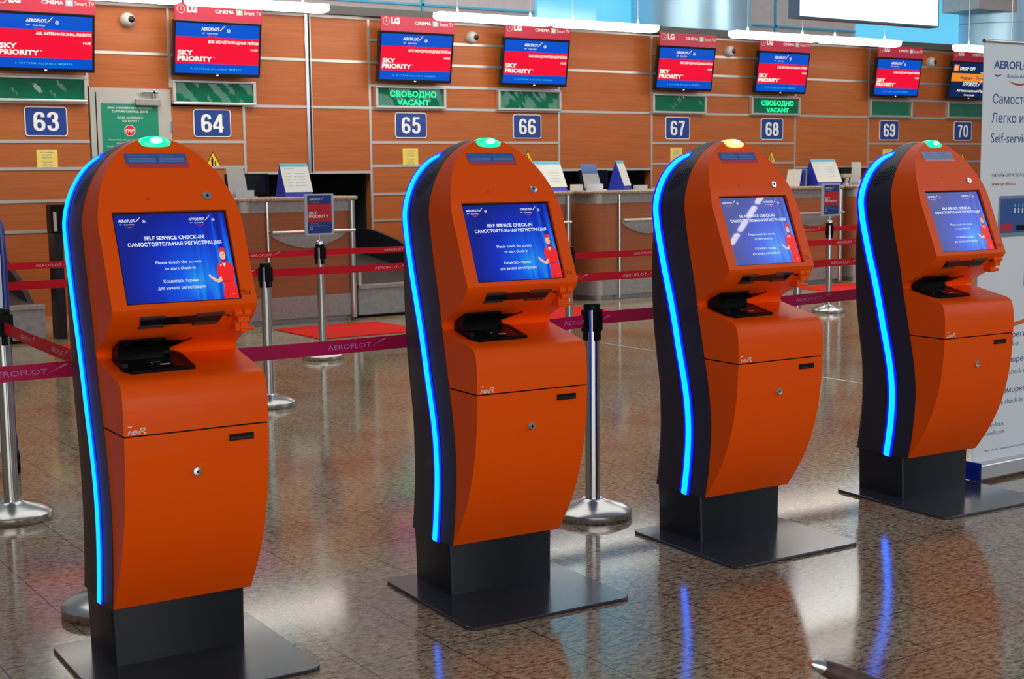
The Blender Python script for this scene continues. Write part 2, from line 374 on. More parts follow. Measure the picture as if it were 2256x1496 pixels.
for o in opens:      # dark baggage openings behind the conveyors
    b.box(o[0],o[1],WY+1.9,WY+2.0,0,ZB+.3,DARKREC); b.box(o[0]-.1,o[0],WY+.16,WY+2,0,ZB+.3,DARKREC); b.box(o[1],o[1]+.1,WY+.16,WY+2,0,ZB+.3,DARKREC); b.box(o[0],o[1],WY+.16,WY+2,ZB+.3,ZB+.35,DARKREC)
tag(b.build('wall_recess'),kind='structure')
b=MB(); s_=.016
def hs(x0,x1,z,t=.032): b.box(x0,x1,WY-.008,WY,z-t/2,z+t/2,ALU)
def vs_(x,z0,z1,t=.030): b.box(x-t/2,x+t/2,WY-.010,WY,z0,z1,ALU)
for x in (V[3],V[6],V[7],V[8],V[9],V[10],V[11]): vs_(x,(0 if x not in (V[3],) else 2.52),ZT)
vs_(V[2],2.52,ZT); vs_(V[4]-.02,ZB,Zr[4]); vs_(V[1],0,ZT)
for a,c in ((V[0],V[2]),(V[6],V[7]),(V[8],V[9]),(V[10],V[11]),(V[12],V[13])):
    for z in Zr[:8]: hs(a,c,z)
for z in (Zr[2],Zr[3],Zr[4]): hs(V[3],V[4],z)
for a,c in ((V[3],V[6]),(V[7],V[8]),(V[9],V[10]),(V[11],V[12])):
    for z in (Zr[4],Zr[6]): hs(a,c,z)
for a,c in opens: hs(a,c,ZB)
hs(V[2],V[3],Zr[6]); hs(V[0],V[13],ZT-.02)
tag(b.build('trim_2'),kind='structure')
b=MB(); b.box(V[5]-.045,V[5]-.008,WY-.02,WY,ZB,ZT,CHROME); b.box(V[5]+.0,V[5]+.012,WY-.01,WY,ZB,ZT,BLACK); b.box(V[5]+.018,V[5]+.03,WY-.02,WY,ZB,ZT,ALU); tag(b.build('trim_3'),kind='structure')
b=MB(); b.box(-14,42,WY-.10,WY+.9,ZT,ZT+.10,mat('cornice_grey',(.075,.07,.068),.5)); tag(b.build('trim_4'),kind='structure')
# upper wall behind, with blue mullions, sky-lit windows and clad columns
UY=17.0
b=MB(); b.box(-14,42,UY,UY+.2,2.6,6.6,UPW); tag(b.build('wall_upper'),kind='structure')
b=MB()
for z in (3.80+.0,4.75): b.box(7.75,11.85,UY-.03,UY,z+.02,z+.05,MULL); b.box(15.8,18.6,UY-.03,UY,z+.05,z+.08,MULL)
for x in (9.96,): b.box(x-.018,x+.018,UY-.03,UY,3.3,6,MULL)
b.box(16.68,16.72,UY-.03,UY,3.3,6,MULL); b.box(15.76,15.84,UY-.04,UY,3.3,6,MULL)
tag(b.build('trim_5'),kind='structure')
b=MB(); b.box(3.0,7.75,UY-.05,UY,2.6,6.5,PALE)
for x in (4.6,5.3,6.15,6.95,7.02): b.box(x,x+.015,UY-.056,UY-.05,3,6.5,BT)
b.box(7.55,7.75,UY-.07,UY-.05,3,6.5,MULL)
tag(b.build('trim_6'),kind='structure')
b=MB(); b.box(11.87,13.95,UY-.06,UY,2.6,6.5,SKYG); tag(b.build('window_1'),kind='structure')
b=MB(); b.box(18.62,21.6,UY-.06,UY,2.6,6.5,SKYG); tag(b.build('window_2'),kind='structure')
b=MB(); b.box(20.75,22.2,UY-.9,UY-.1,4.28,6.5,UPW); tag(b.build('trim_7'),kind='structure')
for x,r,n in ((14.42,.92,'a'),(22.6,1.35,'b')):
    c=MB(); c.lathe([(r,0),(r,6.6)],COLM,48)
    if n=='b':
        for z in (3.0,4.1,5.2): c.lathe([(r+.003,z),(r+.003,z+.012)],BGR,48)
    o=c.build('column'); o.location=(x,16.5 if n=='a' else 17.2,0); tag(o,kind='structure')
    o['label']='round metal clad column rising behind the wooden wall, '+('between the two blue windows' if n=='a' else 'at the far right behind the banner')
# door in the wall
d=MB(); x0,x1,z1=door
d.box(x0,x1,WY-.004,WY+.12,0,z1,DOORM); d.box(x0+.06,x0+.072,WY-.006,WY-.003,0,z1-.05,BLACK)
do=d.build('door_1'); tag(do,kind='structure')
h=MB(); h.box(x1-.42,x1-.14,WY-.06,WY-.004,z1-.19,z1-.12,GREYM); h.box(x1-.36,x1-.16,WY-.05,WY-.03,z1-.06,z1-.03,STEEL); h.box(x1-.22,x1-.19,WY-.05,WY-.02,z1-.13,z1-.01,STEEL); h.build('door_closer',do,bevel=.004)
h=MB(); [h.box(x1-.012,x1+.008,WY-.02,WY-.004,z,z+.11,CHROME) for z in (2.03,1.2,.4)]; h.build('door_hinge',do)
p=MB(); fr=Frame((4.935,WY-.004,0),(1,0,0),(0,0,1))
slab(p,fr,[(0,1.28),(.65,1.28),(.65,2.335),(0,2.335)],0,.003,PGREEN)
text(p,fr,'ЗОНА ТАМОЖЕННОГО КОНТРОЛЯ',.07,.58,2.275,.022,.004,WHITE); text(p,fr,'CUSTOMS CONTROL ZONE',.12,.53,2.235,.022,.004,WHITE)
text(p,fr,'ВХОД ЗАПРЕЩЕН !',.18,.47,2.165,.022,.004,WHITE); text(p,fr,'NO ENTRY !',.235,.42,2.13,.020,.004,WHITE)
oc=[(.315+.066*math.cos(R(22.5+45*k)),2.035+.066*math.sin(R(22.5+45*k))) for k in range(8)]; shape(p,fr,oc,.004,WHITE)
oc=[(.315+.060*math.cos(R(22.5+45*k)),2.035+.060*math.sin(R(22.5+45*k))) for k in range(8)]; shape(p,fr,oc,.0045,STOPR)
text(p,fr,'STOP',.265,.366,2.018,.034,.005,WHITE,.02)
for i,(s,a,c) in enumerate((('Нарушение границы зоны таможенного',.07,.60),('в соответствии со статьей 16.5',.16,.50),('Кодекса РФ об административных',.05,.60),('влечет предупреждение или',.12,.5),('наложение штрафа',.2,.45),('на граждан',.1,.5))): text(p,fr,s,a,c,1.925-i*.036,.015,.004,WHITE,0)
tag(p.build('customs_poster'),'green customs control notice with red stop sign on the grey door','poster')

# ------------------------------------------------------------------ wall fittings
NB=['at the far left edge of the wall','just right of the grey door','left of the second kiosk head','right behind the second kiosk head','left of the third kiosk head','right of the third kiosk head','left of the fourth kiosk head','at the right beside the white banner']
SX=[3.019,4.347,6.199,7.448,9.288,10.598,12.425,13.705]
wf=lambda x,z,y=WY: Frame((x,y,z),(1,0,0),(0,0,1))
for i,x in enumerate(SX):
    n=63+i; m=MB(); fr=wf(wx(x),wz(1.9455))
    W_,H_=.457,.319
    slab(m,fr,rrect(-W_/2,W_/2,-H_/2,H_/2,.035),0,.012,WHITE)
    shape(m,fr,rrect(-W_/2+.010,W_/2-.010,-H_/2+.010,H_/2-.010,.027),.0125,NAVY)
    t=str(n); digits(m,fr,t,-.137,-.105,.21,.128,.018,.0132,WHITE)
    tag(m.build('number_plate'),'dark blue number plate reading %d, %s'%(n,NB[i]),'sign','blue counter number plates on the wooden wall')
ST=[(3.75,4.775,0),(5.751,6.765,1),(8.358,9.379,2),(10.18,11.201,0),(12.804,13.82,0),(14.71,15.73,3),(17.286,18.30,0),(19.173,20.227,0)]
for i,(x0,x1,kd) in enumerate(ST):
    n=63+i; r=empty('status_sign',(x0,WY,2.333)); Wd=x1-x0; Hd=.278
    f=MB()
    for a in ((0,Wd,0,.03),(0,Wd,Hd-.03,Hd),(0,.035,.03,Hd-.03),(Wd-.035,Wd,.03,Hd-.03)): f.box(a[0],a[1],-.07,0,a[2],a[3],ALU)
    f.build('sign_frame',r,bevel=.006)
    g=MB(); fr=Frame((0,-.045,0),(1,0,0),(0,0,1))
    # slightly warped glossy acrylic
    rows=[]
    for a in range(9):
        v=.028+(Hd-.056)*a/8; rows.append([fr.p(.03+(Wd-.06)*k/24, v, .006*math.sin(k*.55+i*1.7)*math.sin(PI*a/8)+.004*math.sin(k*1.3+a*.9+i)*math.sin(PI*k/24)) for k in range(25)])
    g.grid(rows,GREENP)
    if kd in (2,3):
        text(g,fr,'СВОБОДНО',.20*Wd,.86*Wd,.145,.072,.012,GREENT,.03); text(g,fr,'VACANT',.30*Wd,.76*Wd,.045,.066,.012,GREENT,.03)
    pn=g.build('sign_panel',r)
    bk=MB(); bk.box(.03,Wd-.03,-.03,0,.03,Hd-.03,DARKM); bk.build('sign_box',r)
    lb='glossy green status box, '+('lit vacancy lettering' if kd in (2,3) else 'unlit')+', above plate %d %s'%(n,NB[i])
    tag(r,lb,'sign','green status boxes over the counter numbers')
# televisions
def make_tv(kind):
    r=empty('wall_television',(0,0,0)); W_,H_=1.0555,.619
    c=MB(); c.box(-W_/2,W_/2,0,.055,-H_/2,H_/2,BLACKG); c.build('casing',r,bevel=.006)
    s=MB(); fr=Frame((-W_/2+.028,-.0015,-H_/2+.035),(1,0,0),(0,0,1)); w=W_-.056; h=H_-.065
    def rc(u0,u1,v0,v1,m,d=.0005): rect(s,fr,u0*w,u1*w,v0*h,v1*h,d,m)
    def tx(t,u0,u1,v,hh,m,**k): text(s,fr,t,u0*w,u1*w,v*h,hh*h,.0015,m,**k)
    if kind<2:
        rc(0,1,0,1,T_BLUE,0); rc(0,1,.195,.73,T_RED)
        logo(s,fr,.30*w,.29*w,.865*h,.0015,T_WHITE,T_BLUE,T_RED)
        if kind==0: tx('ALL INTERNATIONAL FLIGHTS',.40,.99,.635,.055,T_WHITE,bold=.03)
        else: tx('ВСЕ МЕЖДУНАРОДНЫЕ РЕЙСЫ',.385,.99,.615,.055,T_WHITE,bold=.03)
        tx('14:28',.90,.985,.48,.048,T_WHITE,bold=.02)
        tx('SKY',.025,.205,.365,.095,T_WHITE,bold=.04); tx('PRIORITY',.025,.435,.245,.095,T_WHITE,bold=.04); tx('TM',.445,.465,.32,.018,T_WHITE)
        tx('A SKYTEAM ALLIANCE MEMBER',.18,.79,.075,.034,T_CYAN,space=1.3)
    else:
        rc(0,1,0,1,T_NAVY,0); rc(0,1,.46,.70,T_ORANGE); rc(.03,.15,.77,.95,T_ORANGE); tx('D',.06,.11,.80,.11,T_WHITE); tx('DROP OFF',.18,.56,.80,.09,T_WHITE,bold=.03)
        tx('терминал',.70,.97,.72,.035,T_WHITE); tx('Baggage - Drop off',.22,.95,.54,.09,T_NAVY); logo(s,fr,.30*w,.5*w,.33*h,.0015,T_WHITE,T_BLUE,T_RED,cyr=True,sub=False,ring=False)
        tx('All International Flights',.17,.93,.16,.07,T_WHITE,bold=.02); tx('Регистрация',.37,.64,.04,.05,T_WHITE,shear=.2)
    s.build('screen',r)
    l=MB(); l.box(-.012,.016,-.003,0,-H_/2+.008,-H_/2+.022,E_WHITE); l.box(W_/2-.02,W_/2-.008,-.003,0,-H_/2+.004,-H_/2+.012,STRIPB); l.build('power_light',r)
    m=MB(); m.box(-.22,.22,.055,.075,-.2,.2,DARKM); m.box(-.05,.05,.07,.20,-.10,-.02,DARKM); m.box(-.05,.05,.07,.2,.02,.10,DARKM); m.build('wall_mount',r)
    return r
tvx=[3.60*1.0881+.375,5.725*1.0881,8.123*1.0881,9.79*1.0881,12.176*1.0881,13.926*1.0881,16.271*1.0881,17.93*1.0881]
protos={}
def make_adpanel():
    r=MB(); fr=Frame((0,-.004,0),(1,0,0),(0,0,1)); w=1.05
    r.box(-w/2,w/2,0,.015,-.02,.175,CRIM)
    for rr in ((.048),): 
        o=ell(-.455,.115,rr,rr,24); i=ell(-.455,.115,rr*.86,rr*.86,24)
        r.add([fr.p(a,c,0) for a,c in o+i],[(k,(k+1)%24,24+(k+1)%24,24+k) for k in range(24)],GREYP)
        rect(r,fr,-.458,-.452,.10,.145,0,GREYP); rect(r,fr,-.452,-.435,.10,.106,0,GREYP)
    text(r,fr,'LG',-.385,-.265,.085,.075,0,WHITE,.05)
    text(r,fr,'CINEMA',-.05,.18,.088,.040,0,WHITE,.02)
    rect(r,fr,.20,.285,.072,.142,-.0005,GREYD); text(r,fr,'3D',.212,.272,.086,.042,.0003,WHITE,.04)
    text(r,fr,'Smart TV',.30,.51,.086,.045,0,WHITE,0)
    return r.build('advertising_panel')
ad0=None
for i,x in enumerate(tvx):
    kd=0 if i==0 else (2 if i==7 else 1)
    if kd in protos: t=copy_tree(protos[kd])
    else: t=make_tv(kd); protos[kd]=t
    t.location=(x,15.25,2.951); t.rotation_euler=(R(9.14),0,R(-.6))
    lab={0:'black television over counter 63, English all international flights text on red',2:'black television over counter 70 with navy screen and orange baggage drop bar'}.get(kd,'red and blue priority television above plate %d, %s'%(63+i,NB[i]))
    tag(t,lab,'television','televisions hung over the check-in counters')
    if ad0 is None: ad=make_adpanel(); ad0=ad
    else: ad=ad0.copy(); C.objects.link(ad)
    ad.location=(x+.02,15.215,3.262)
    tag(ad,'crimson advertising strip on top of television %d, %s'%(63+i,NB[i]),'sign','crimson advertising strips above the televisions')
# dome cameras
def make_cam():
    r=empty('dome_camera',(0,0,0)); Mx=Matrix.Rotation(PI/2,4,'X')
    a=MB(); a.lathe([(.080,0),(.080,.04),(.074,.066),(.056,.088),(.04,.098)],CAMW,32,Mx); a.build('housing',r)
    a=MB(); L=Matrix.Translation((.022,-.072,.0))@Matrix.Rotation(PI/2,4,'X'); a.lathe([(.040,0),(.038,.024),(.027,.037),(.010,.043)],BLACKG,24,L); a.build('lens',r)
    return r
c0=None
for i,(x,z) in enumerate([(5.27,3.255),(9.803,3.255),(14.284,3.25),(18.76,3.245)]):
    c=make_cam() if c0 is None else copy_tree(c0); c0=c0 or c; c.location=(x,WY,z)
    tag(c,'round grey dome camera '+['above the grey door','between the televisions over the second kiosk','between the televisions over the third kiosk','between the two rightmost televisions'][i],'camera','dome cameras on the wooden wall')
# yellow notices and warning triangles
for i,(x,z) in enumerate([(4.32,1.716),(8.87,1.727),(13.29,1.737),(17.78,1.72)]):
    m=MB(); fr=wf(x,z,WY-.008 if 0 else WY-.001); slab(m,fr,[(-.112,-.108),(.112,-.108),(.112,.108),(-.112,.108)],0,.002,YEL)
    for k,(t,a) in enumerate((('Не оставляйте',.075),('детей без',.05),('присмотра!',.055),("Don't leave",.055),('children',.045),('unattended!',.06))): text(m,fr,t,-a,a,.07-k*.028-(.018 if k>2 else 0),.013,.003,BGR,.02)
    tag(m.build('yellow_notice'),'square yellow notice below plate %d, %s'%(63+2*i,NB[2*i]),'notice','yellow paper notices on the wall')
for i,(x,z) in enumerate([(6.225,1.705),(10.683,1.715),(15.18,1.71),(19.65,1.67)]):
    m=MB(); fr=wf(x,z,WY-.001)
    def tri(r_,dz=0): return [(r_*math.cos(R(90+120*k)),r_*math.sin(R(90+120*k))+dz-.03) for k in range(3)]
    slab(m,fr,tri(.125),0,.002,BLACK); shape(m,fr,tri(.108),.003,YEL2)
    shape(m,fr,ell(-.012,.022,.010,.010,10),.004,BLACK); shape(m,fr,[(-.026,.01),(.002,.01),(-.002,-.075),(-.022,-.075)],.004,BLACK)
    shape(m,fr,ell(.026,-.02,.008,.008,10),.004,BLACK); shape(m,fr,[(.017,-.03),(.035,-.03),(.032,-.075),(.02,-.075)],.004,BLACK)
    tag(m.build('warning_triangle'),'yellow warning triangle with figures below plate %d, %s'%(64+2*i,NB[2*i+1]),'sticker','yellow warning triangles on the wall')
# ------------------------------------------------------------------ suspended lights
def make_light(L):
    r=empty('linear_light',(0,0,0)); a=MB(); n=10
    prof=[(-.10,.0),(-.095,-.035),(-.06,-.055),(.06,-.055),(.095,-.035),(.10,.0)]
    rows=[]
    for t,s_ in ((0,.15),(.02,.7),(.06,1),(L-.06,1),(L-.02,.7),(L,.15)): rows.append([(t,y*s_,z*s_) for y,z in prof])
    a.grid(rows,TUBE); a.build('diffuser',r)
    a=MB(); a.box(.03,L-.03,-.08,.08,.0,.03,TUBE); a.build('light_housing',r)
    for q in (.30,L-.30): a=MB(); a.tube([(q,0,.03),(q,0,.09)],[.016,.006],TUBE,8); a.tube([(q,0,.09),(q,0,4.5)],.0035,ALU,5); a.build('suspension_wire',r)
    return r
l0=None
LP=[3.62,5.262,8.19,9.815,12.67,14.30,17.15]
names_=['at the far left above the first television','above the grey door and second television','left half of the pair above the second kiosk','ending in front of the blue window, above the second kiosk','left half of the pair above the third kiosk','just below the big white hanging sign','at the right, touching the white banner']
for x,nm in zip(LP,names_):
    l=make_light(1.605) if l0 is None else copy_tree(l0); l0=l0 or l; l.location=(x,13.7,3.290)
    tag(l,'glowing white linear light '+nm,'light','linear lights hung in a row before the wooden wall')
r=empty('overhead_sign',(12.164,12.0,3.30)); a=MB(); a.box(.03,2.49,-.005,.0,.02,1.3,SIGNB); a.build('lit_face',r); a=MB(); a.box(0,2.52,0,.16,0,1.32,mat('sign_casing',(.02,.06,.12),.4)); a.build('sign_casing',r)
a=MB(); [a.tube([(q,.08,1.32),(q,.08,4.5)],.01,ALU,6) for q in (.3,2.2)]; a.build('hanging_rod',r)
tag(r,'big overexposed white hanging sign at the top right','sign')
a=MB()
for k in range(34):
    y=-9.2+.31*k; a.box(14.58,14.66,y,y+.22,10.0,10.05,TUBE)
tag(a.build('ceiling_light_row'),'dashed row of ceiling lights mirrored in the third kiosk screen','light',kind='structure')

# ------------------------------------------------------------------ check-in counters
def counter(x0,x1,label):
    r=empty('check_in_counter',(x0,13.0,0)); L=x1-x0
    def outline(e,back=.62,re=.0):
        P=[]; rad=.22+e; cx,cy=.24,.22
        for k in range(13): a=R(180+90*k/12); P.append((cx+rad*math.cos(a),cy+rad*math.sin(a)))
        P += [(L-.06,-e),(L-.03+e,.03-e*.5),(L-.03+e,back),(.02-e,back)]
        return P
    a=MB(); a.prism(outline(0),.06,1.257,WOOD2,smooth=True); a.build('wood_body',r)
    for z0,z1 in ((1.146,1.257),(.06,.284)): a=MB(); a.prism(outline(.004),z0,z1,GREYM,smooth=True); a.build('metal_band',r)
    a=MB(); a.prism(outline(-.05),0,.06,GREYM,smooth=True); a.build('kick_plate',r)
    a=MB(); a.prism(outline(.06,.70),1.257,1.297,GRAN,smooth=True); a.build('granite_top',r,bevel=.012)
    a=MB(); n=14; x_=.42; y_=L-.12
    top=[(x_,.925),(y_,.925)]; bot=[(y_-(y_-x_)*k/n,.925-.15*(math.sin(PI*k/n))**.5*(.6+.4*math.sin(PI*k/n))) for k in range(1,n)]
    slab(a,Frame((0,-.0,0),(1,0,0),(0,0,1)),[(x_,.925)]+bot[::-1]+[(y_,.925)],.001,.010,GREYM); a.build('apron',r)
    a=MB(); a.tube([(.42,-.07,.945),(L-.05,-.07,.945)],.016,ALU,10); [a.tube([(q,0,.945),(q,-.07,.945)],.008,ALU,6) for q in (.5,L-.15)]; a.build('bag_rail',r)
    a=MB(); a.tube([(.40,-.012,.03),(.40,-.012,1.25)],.018,STEEL,10); a.build('corner_post',r)
    a=MB(); a.tube([(L-.05,-.005,.03),(L-.05,-.005,1.25)],.035,STEEL,14); a.build('corner_post',r)
    tag(r,label,'counter','check-in counters along the wooden wall')
    return r
counter(4.05,5.09,'wood and grey metal check-in counter half hidden behind the leftmost kiosk')
counter(5.37,6.77,'wood and grey metal check-in counter between the first and second kiosk')
counter(8.17,9.56,'check-in counter mostly hidden behind the second kiosk')
counter(9.86,11.25,'wood check-in counter with rounded steel corner between second and third kiosk')
counter(12.65,14.06,'grey and wood check-in counter between the third and fourth kiosk')
counter(14.28,15.7,'check-in counter mostly hidden behind the fourth kiosk')
# curved side of counters towards staff passage
for x0,x1,lb in ((9.56,9.83,'grey steel side panel closing the gap left of the rounded counter'),(14.13,14.25,'grey steel side panel beside the fourth kiosk')):
    a=MB(); a.box(x0,x1,13.42,13.46,.0,1.16,GREYM); a.box(x0,x1,13.40,13.48,0,.07,GREYD); tag(a.build('side_panel'),lb,'panel')
def conveyor(x0,x1,label,wall=True):
    r=empty('baggage_conveyor',(x0,13.1,0)); L=x1-x0
    a=MB(); a.box(0,L,0,2.2,.03,.31,GREYD); a.box(0,L,.03,2.1,0,.03,BLACK); a.build('housing',r,bevel=.006)
    a=MB(); a.box(-.0,L,-.02,.10,.31,.352,GREYM); a.build('front_lip',r,bevel=.004)
    a=MB(); n=10; rows=[[(x,.10+2.2*k/n,.335+.23*(k/n)**1.3) for x in (.03,L-.03)] for k in range(n+1)]; a.grid(rows,RUBBER)
    a.box(.03,L-.03,.1,2.25,.30,.334,RUBBER); a.build('belt',r)
    if wall:
        a=MB(); pts=[(.3,.33),(2.38,.33),(2.38,.86),(1.9,.84),(1.3,.74),(.75,.56)]
        Mx=Matrix(((0,0,1,L-.06),(1,0,0,0),(0,1,0,0),(0,0,0,1))); a.prism(pts,0,.05,DARKM,Mx); Mx=Matrix(((0,0,1,.01),(1,0,0,0),(0,1,0,0),(0,0,0,1))); a.build('side_guard',r)
        a=MB(); a.box(-.0,.035,-.01,.02,.33,.52,ALU); a.build('guard_post',r)
    tag(r,label,'conveyor','baggage conveyors between the counters')
conveyor(6.83,8.10,'grey baggage conveyor with dark belt right of the first visible counter')
conveyor(2.45,3.56,'grey baggage conveyor with dark belt at the far left')
# dark equipment at left by the conveyor
r=empty('weighing_display',(3.60,13.25,0)); a=MB(); a.box(.12,.20,0,.2,0,1.0,DARKM); a.build('post_panel',r); a=MB(); a.box(.10,.37,.0,.16,1.0,1.27,BLACK); a.build('display_head',r,bevel=.01); a=MB(); a.box(.12,.15,-.006,.0,1.02,1.2,ALU); a.build('silver_trim',r)
tag(r,'dark upright cabinet with display at left, cut by the glowing kiosk edge','display')
# carpets
for x0,x1,y0,y1,lb in ((5.66,6.80,11.62,12.66,'red carpet mat before the counter between first and second kiosk'),(8.10,9.33,11.12,12.66,'red carpet mat before the counter behind the second kiosk'),(12.90,14.10,11.55,12.80,'red carpet mat before the counter right of the third kiosk'),(3.42,4.62,11.55,12.70,'red carpet mat at the left behind the leftmost kiosk')):
    a=MB(); a.box(x0,x1,y0,y1,0,.008,CARPET); tag(a.build('carpet_mat'),lb,'carpet','red carpet mats before the counters')
# ------------------------------------------------------------------ things on the counters
TZ=1.2975
def tent(x,y,w,h,rz,label,split=.16):
    r=empty('tent_card',(x,y,TZ),rz)
    a=MB(); a.prism([(-split,0),(split*.8,0),(0.0,h)],0,.004,BLUEP,Matrix(((0,0,1,-w/2),(1,0,0,0),(0,1,0,0),(0,0,0,1))))
    a.prism([(-split,0),(split*.8,0),(0.0,h)],0,.004,BLUEP,Matrix(((0,0,1,w/2-.004),(1,0,0,0),(0,1,0,0),(0,0,0,1))))
    fr=Frame((-w/2,-split,0),(1,0,0),(0,split,h)); H=math.hypot(split,h)
    slab(a,fr,[(0,0),(w,0),(w,H),(0,H)],-.004,0,BLUEP); fb=Frame((w/2,split*.8,0),(-1,0,0),(0,-split*.8,h)); slab(a,fb,[(0,0),(w,0),(w,H*.98),(0,H*.98)],-.004,0,BLUEP); a.build('card_stand',r)
    p=MB(); slab(p,fr,[(.01,.05),(w+.008,.05),(w+.002,H+.003),(0,H+.003)],.002,.006,PAPER); rect(p,fr,0,w,H-.035,H+.003,.007,TEAL)
    for k in range(5):
        shape(p,fr,ell(.04,H-.11-k*.035,.007,.007,8),.007,YEL2); rect(p,fr,.06,.10,H-.113-k*.035,H-.107-k*.035,.007,GREYP); shape(p,fr,ell(.5*w,H-.11-k*.035,.005,.005,8),.007,BGR); rect(p,fr,.55*w,.85*w,H-.113-k*.035,H-.107-k*.035,.007,GREYP)
    rect(p,fr,.03,w*.5,H-.06,H-.055,.007,GREYP); p.build('printed_sheet',r)
    tag(r,label,'sign','tent cards on the check-in counters')
tent(6.20,13.28,.30,.335,R(-4),'blue tent card with white printed sheet on the counter between first and second kiosk')
tent(9.40,13.28,.40,.34,R(2),'tent card with white printed sheet just right of the second kiosk head')
tent(10.50,13.30,.30,.345,R(35),'narrow sideways tent card on the rounded counter before the third kiosk',.12)
tent(13.95,13.28,.46,.345,R(0),'tent card above the right hand priority post, before the fourth kiosk')
def monitor(x,y,w,h,rz,label):
    r=empty('monitor',(x,y,TZ),rz); a=MB(); a.box(-w/2,w/2,0,.05,.03,h,BLACK); a.box(-.09,.09,.0,.12,0,.03,BLACK); a.build('casing',r,bevel=.01)
    a=MB(); a.box(-w*.36,w*.36,.05,.10,.0,h*.8,BLACKG); a.build('back_cover',r,bevel=.01)
    a=MB(); rect(a,Frame((-w/2+.03,-.001,.05),(1,0,0),(0,0,1)),0,w-.06,0,h-.07,0,BLACKG); rect(a,Frame((-w/2+.1,-.003,.05),(1,0,0),(0,0,1)),0,.08,0,.05,0,PAPER) if w<.45 else None; a.build('panel',r)
    tag(r,label,'monitor','desk monitors behind the counters')
monitor(5.80,13.52,.48,.24,0,'black monitor on the counter just right of the first kiosk')
monitor(10.30,13.52,.44,.24,R(4),'black monitor behind the rounded counter between second and third kiosk')
monitor(14.75,13.52,.40,.24,0,'black monitor behind the counter before the fourth kiosk')
def holder(x,y,rz,label,blue=False):
    r=empty('leaflet_holder',(x,y,TZ),rz)
    a=MB(); a.box(-.10,.14,-.07,.07,0,.012,ACR); a.box(-.09,.10,-.08,-.072,0,.075,ACR); a.build('acrylic_tray',r)
    a=MB(); n=8; rows=[]
    for k in range(n+1):
        t=k/n; z=.01+.30*t; yy=.03+.10*(1-t)**2-.04; rows.append([(-.11-.06*t+.0,yy,z),(.09-.08*t,yy,z)])
    a.grid(rows,PAPER); a.grid([[ (p[0],p[1]+.006,p[2]) for p in r_] for r_ in rows],PAPER,flip=True)
    if blue: a.grid([[(p[0],p[1]-.002,p[2]) for p in r_] for r_ in rows[5:]],STK_T)
    a.build('leaflets',r); tag(r,label,'holder','leaflet holders on the counters')
holder(5.63,13.28,R(-3),'leaning white leaflet in a clear holder beside the first kiosk')
holder(10.10,13.26,R(-35),'curled blue and white leaflet in a clear holder on the rounded counter',True)
holder(14.70,13.3,0,'plain white leaflet holder half hidden by the fourth kiosk')
a=MB(); a.box(10.66,10.78,13.10,13.22,TZ,TZ+.055,ACR); tag(a.build('acrylic_box'),'small clear card box right of the sideways tent card','box')
a=MB(); a.box(9.93,10.05,13.42,13.52,TZ,TZ+.07,PAPER); tag(a.build('printer_box'),'small pale printer at the left edge of the rounded counter','printer')
for x,c,rzz,lb in ((13.47,PAPER,.2,'white folder leaning on the counter right of the third kiosk'),(13.53,BLUEP,.15,'blue folder leaning beside the white folder'),(13.60,BGR,.05,'grey folder standing against the tent card')):
    a=MB(); a.box(-.008,.012,-.12,.12,0,.22,c); a.box(-.004,.008,-.118,.118,.002,.222,PAPER); o=a.build('folder'); o.location=(x,13.35,TZ); o.rotation_euler=(0,rzz,0); tag(o,lb,'folder','folders on the counter')
r=empty('desk_scanner',(14.46,13.32,TZ-.0)); a=MB(); a.lathe([(.05,0),(.045,.02),(.02,.04),(.018,.10)],ALU,16); a.build('stand',r); a=MB(); a.box(-.08,.08,-.03,.03,.10,.15,mat('beige_plastic',(.5,.42,.28),.5)); a.build('scanner_head',r,bevel=.01); tag(r,'beige scanner on a short stand left of the fourth kiosk','scanner')
r=empty('equipment_rack',(9.30,15.1,0)); a=MB(); a.box(-.15,.25,0,.38,0,1.27,BLACK); a.build('cabinet',r); 
a=MB(); [a.box(-.16,.26,-.02,.0,.62+k*.10,.64+k*.10,DARKM) for k in range(7)]; a.build('shelf_edges',r); tag(r,'dark shelved rack against the wood wall left of the second kiosk','rack')

# ------------------------------------------------------------------ barrier posts and belts
def make_post():
    r=empty('barrier_post',(0,0,0))
    a=MB(); a.lathe([(.172,0),(.175,.006),(.175,.032),(.168,.040),(.13,.058),(.07,.075),(.048,.082),(.045,.085)],STEEL,56); a.build('base',r)
    a=MB(); a.lathe([(.0325,.075),(.0325,.93)],STEEL,28); a.build('pole',r)
    a=MB(); a.lathe([(.036,.925),(.037,.93),(.037,.945),(.033,.952),(.02,.953)],BLACK,28)
    for k in range(4):
        Mx=Matrix.Rotation(R(90*k),4,'Z'); a.box(-.018,.018,.029,.046,.83,.925,BLACK,Mx); a.box(-.013,.013,.026,.040,.79,.83,BLACK,Mx)
    a.build('belt_cassette',r,bevel=.002)
    return r
p0=make_post()
def post(x,y,label,rz=0):
    global used
    p=p0 if not used else copy_tree(p0); used=True
    p.location=(x,y,0); p.rotation_euler=(0,0,rz); tag(p,label,'barrier post','steel barrier posts'); return p
used=False
post(3.665,4.835,'steel barrier post standing in front, between the second and third kiosk')
post(1.533,6.343,'steel barrier post at the left edge of the photo')
post(1.475,4.76,'steel barrier post whose base shows behind the leftmost kiosk foot')
post(3.736,8.473,'steel barrier post just right of the leftmost kiosk')
pA=post(5.08,10.406,'steel barrier post with priority sign between first and second kiosk')
post(6.30,8.60,'steel barrier post showing at the right edge of the second kiosk')
post(8.75,8.60,'steel barrier post showing low at the right edge of the third kiosk')
pB=post(11.03,10.38,'steel barrier post with priority sign between third and fourth kiosk')
post(4.45,6.85,'steel barrier post concealed behind the second kiosk')
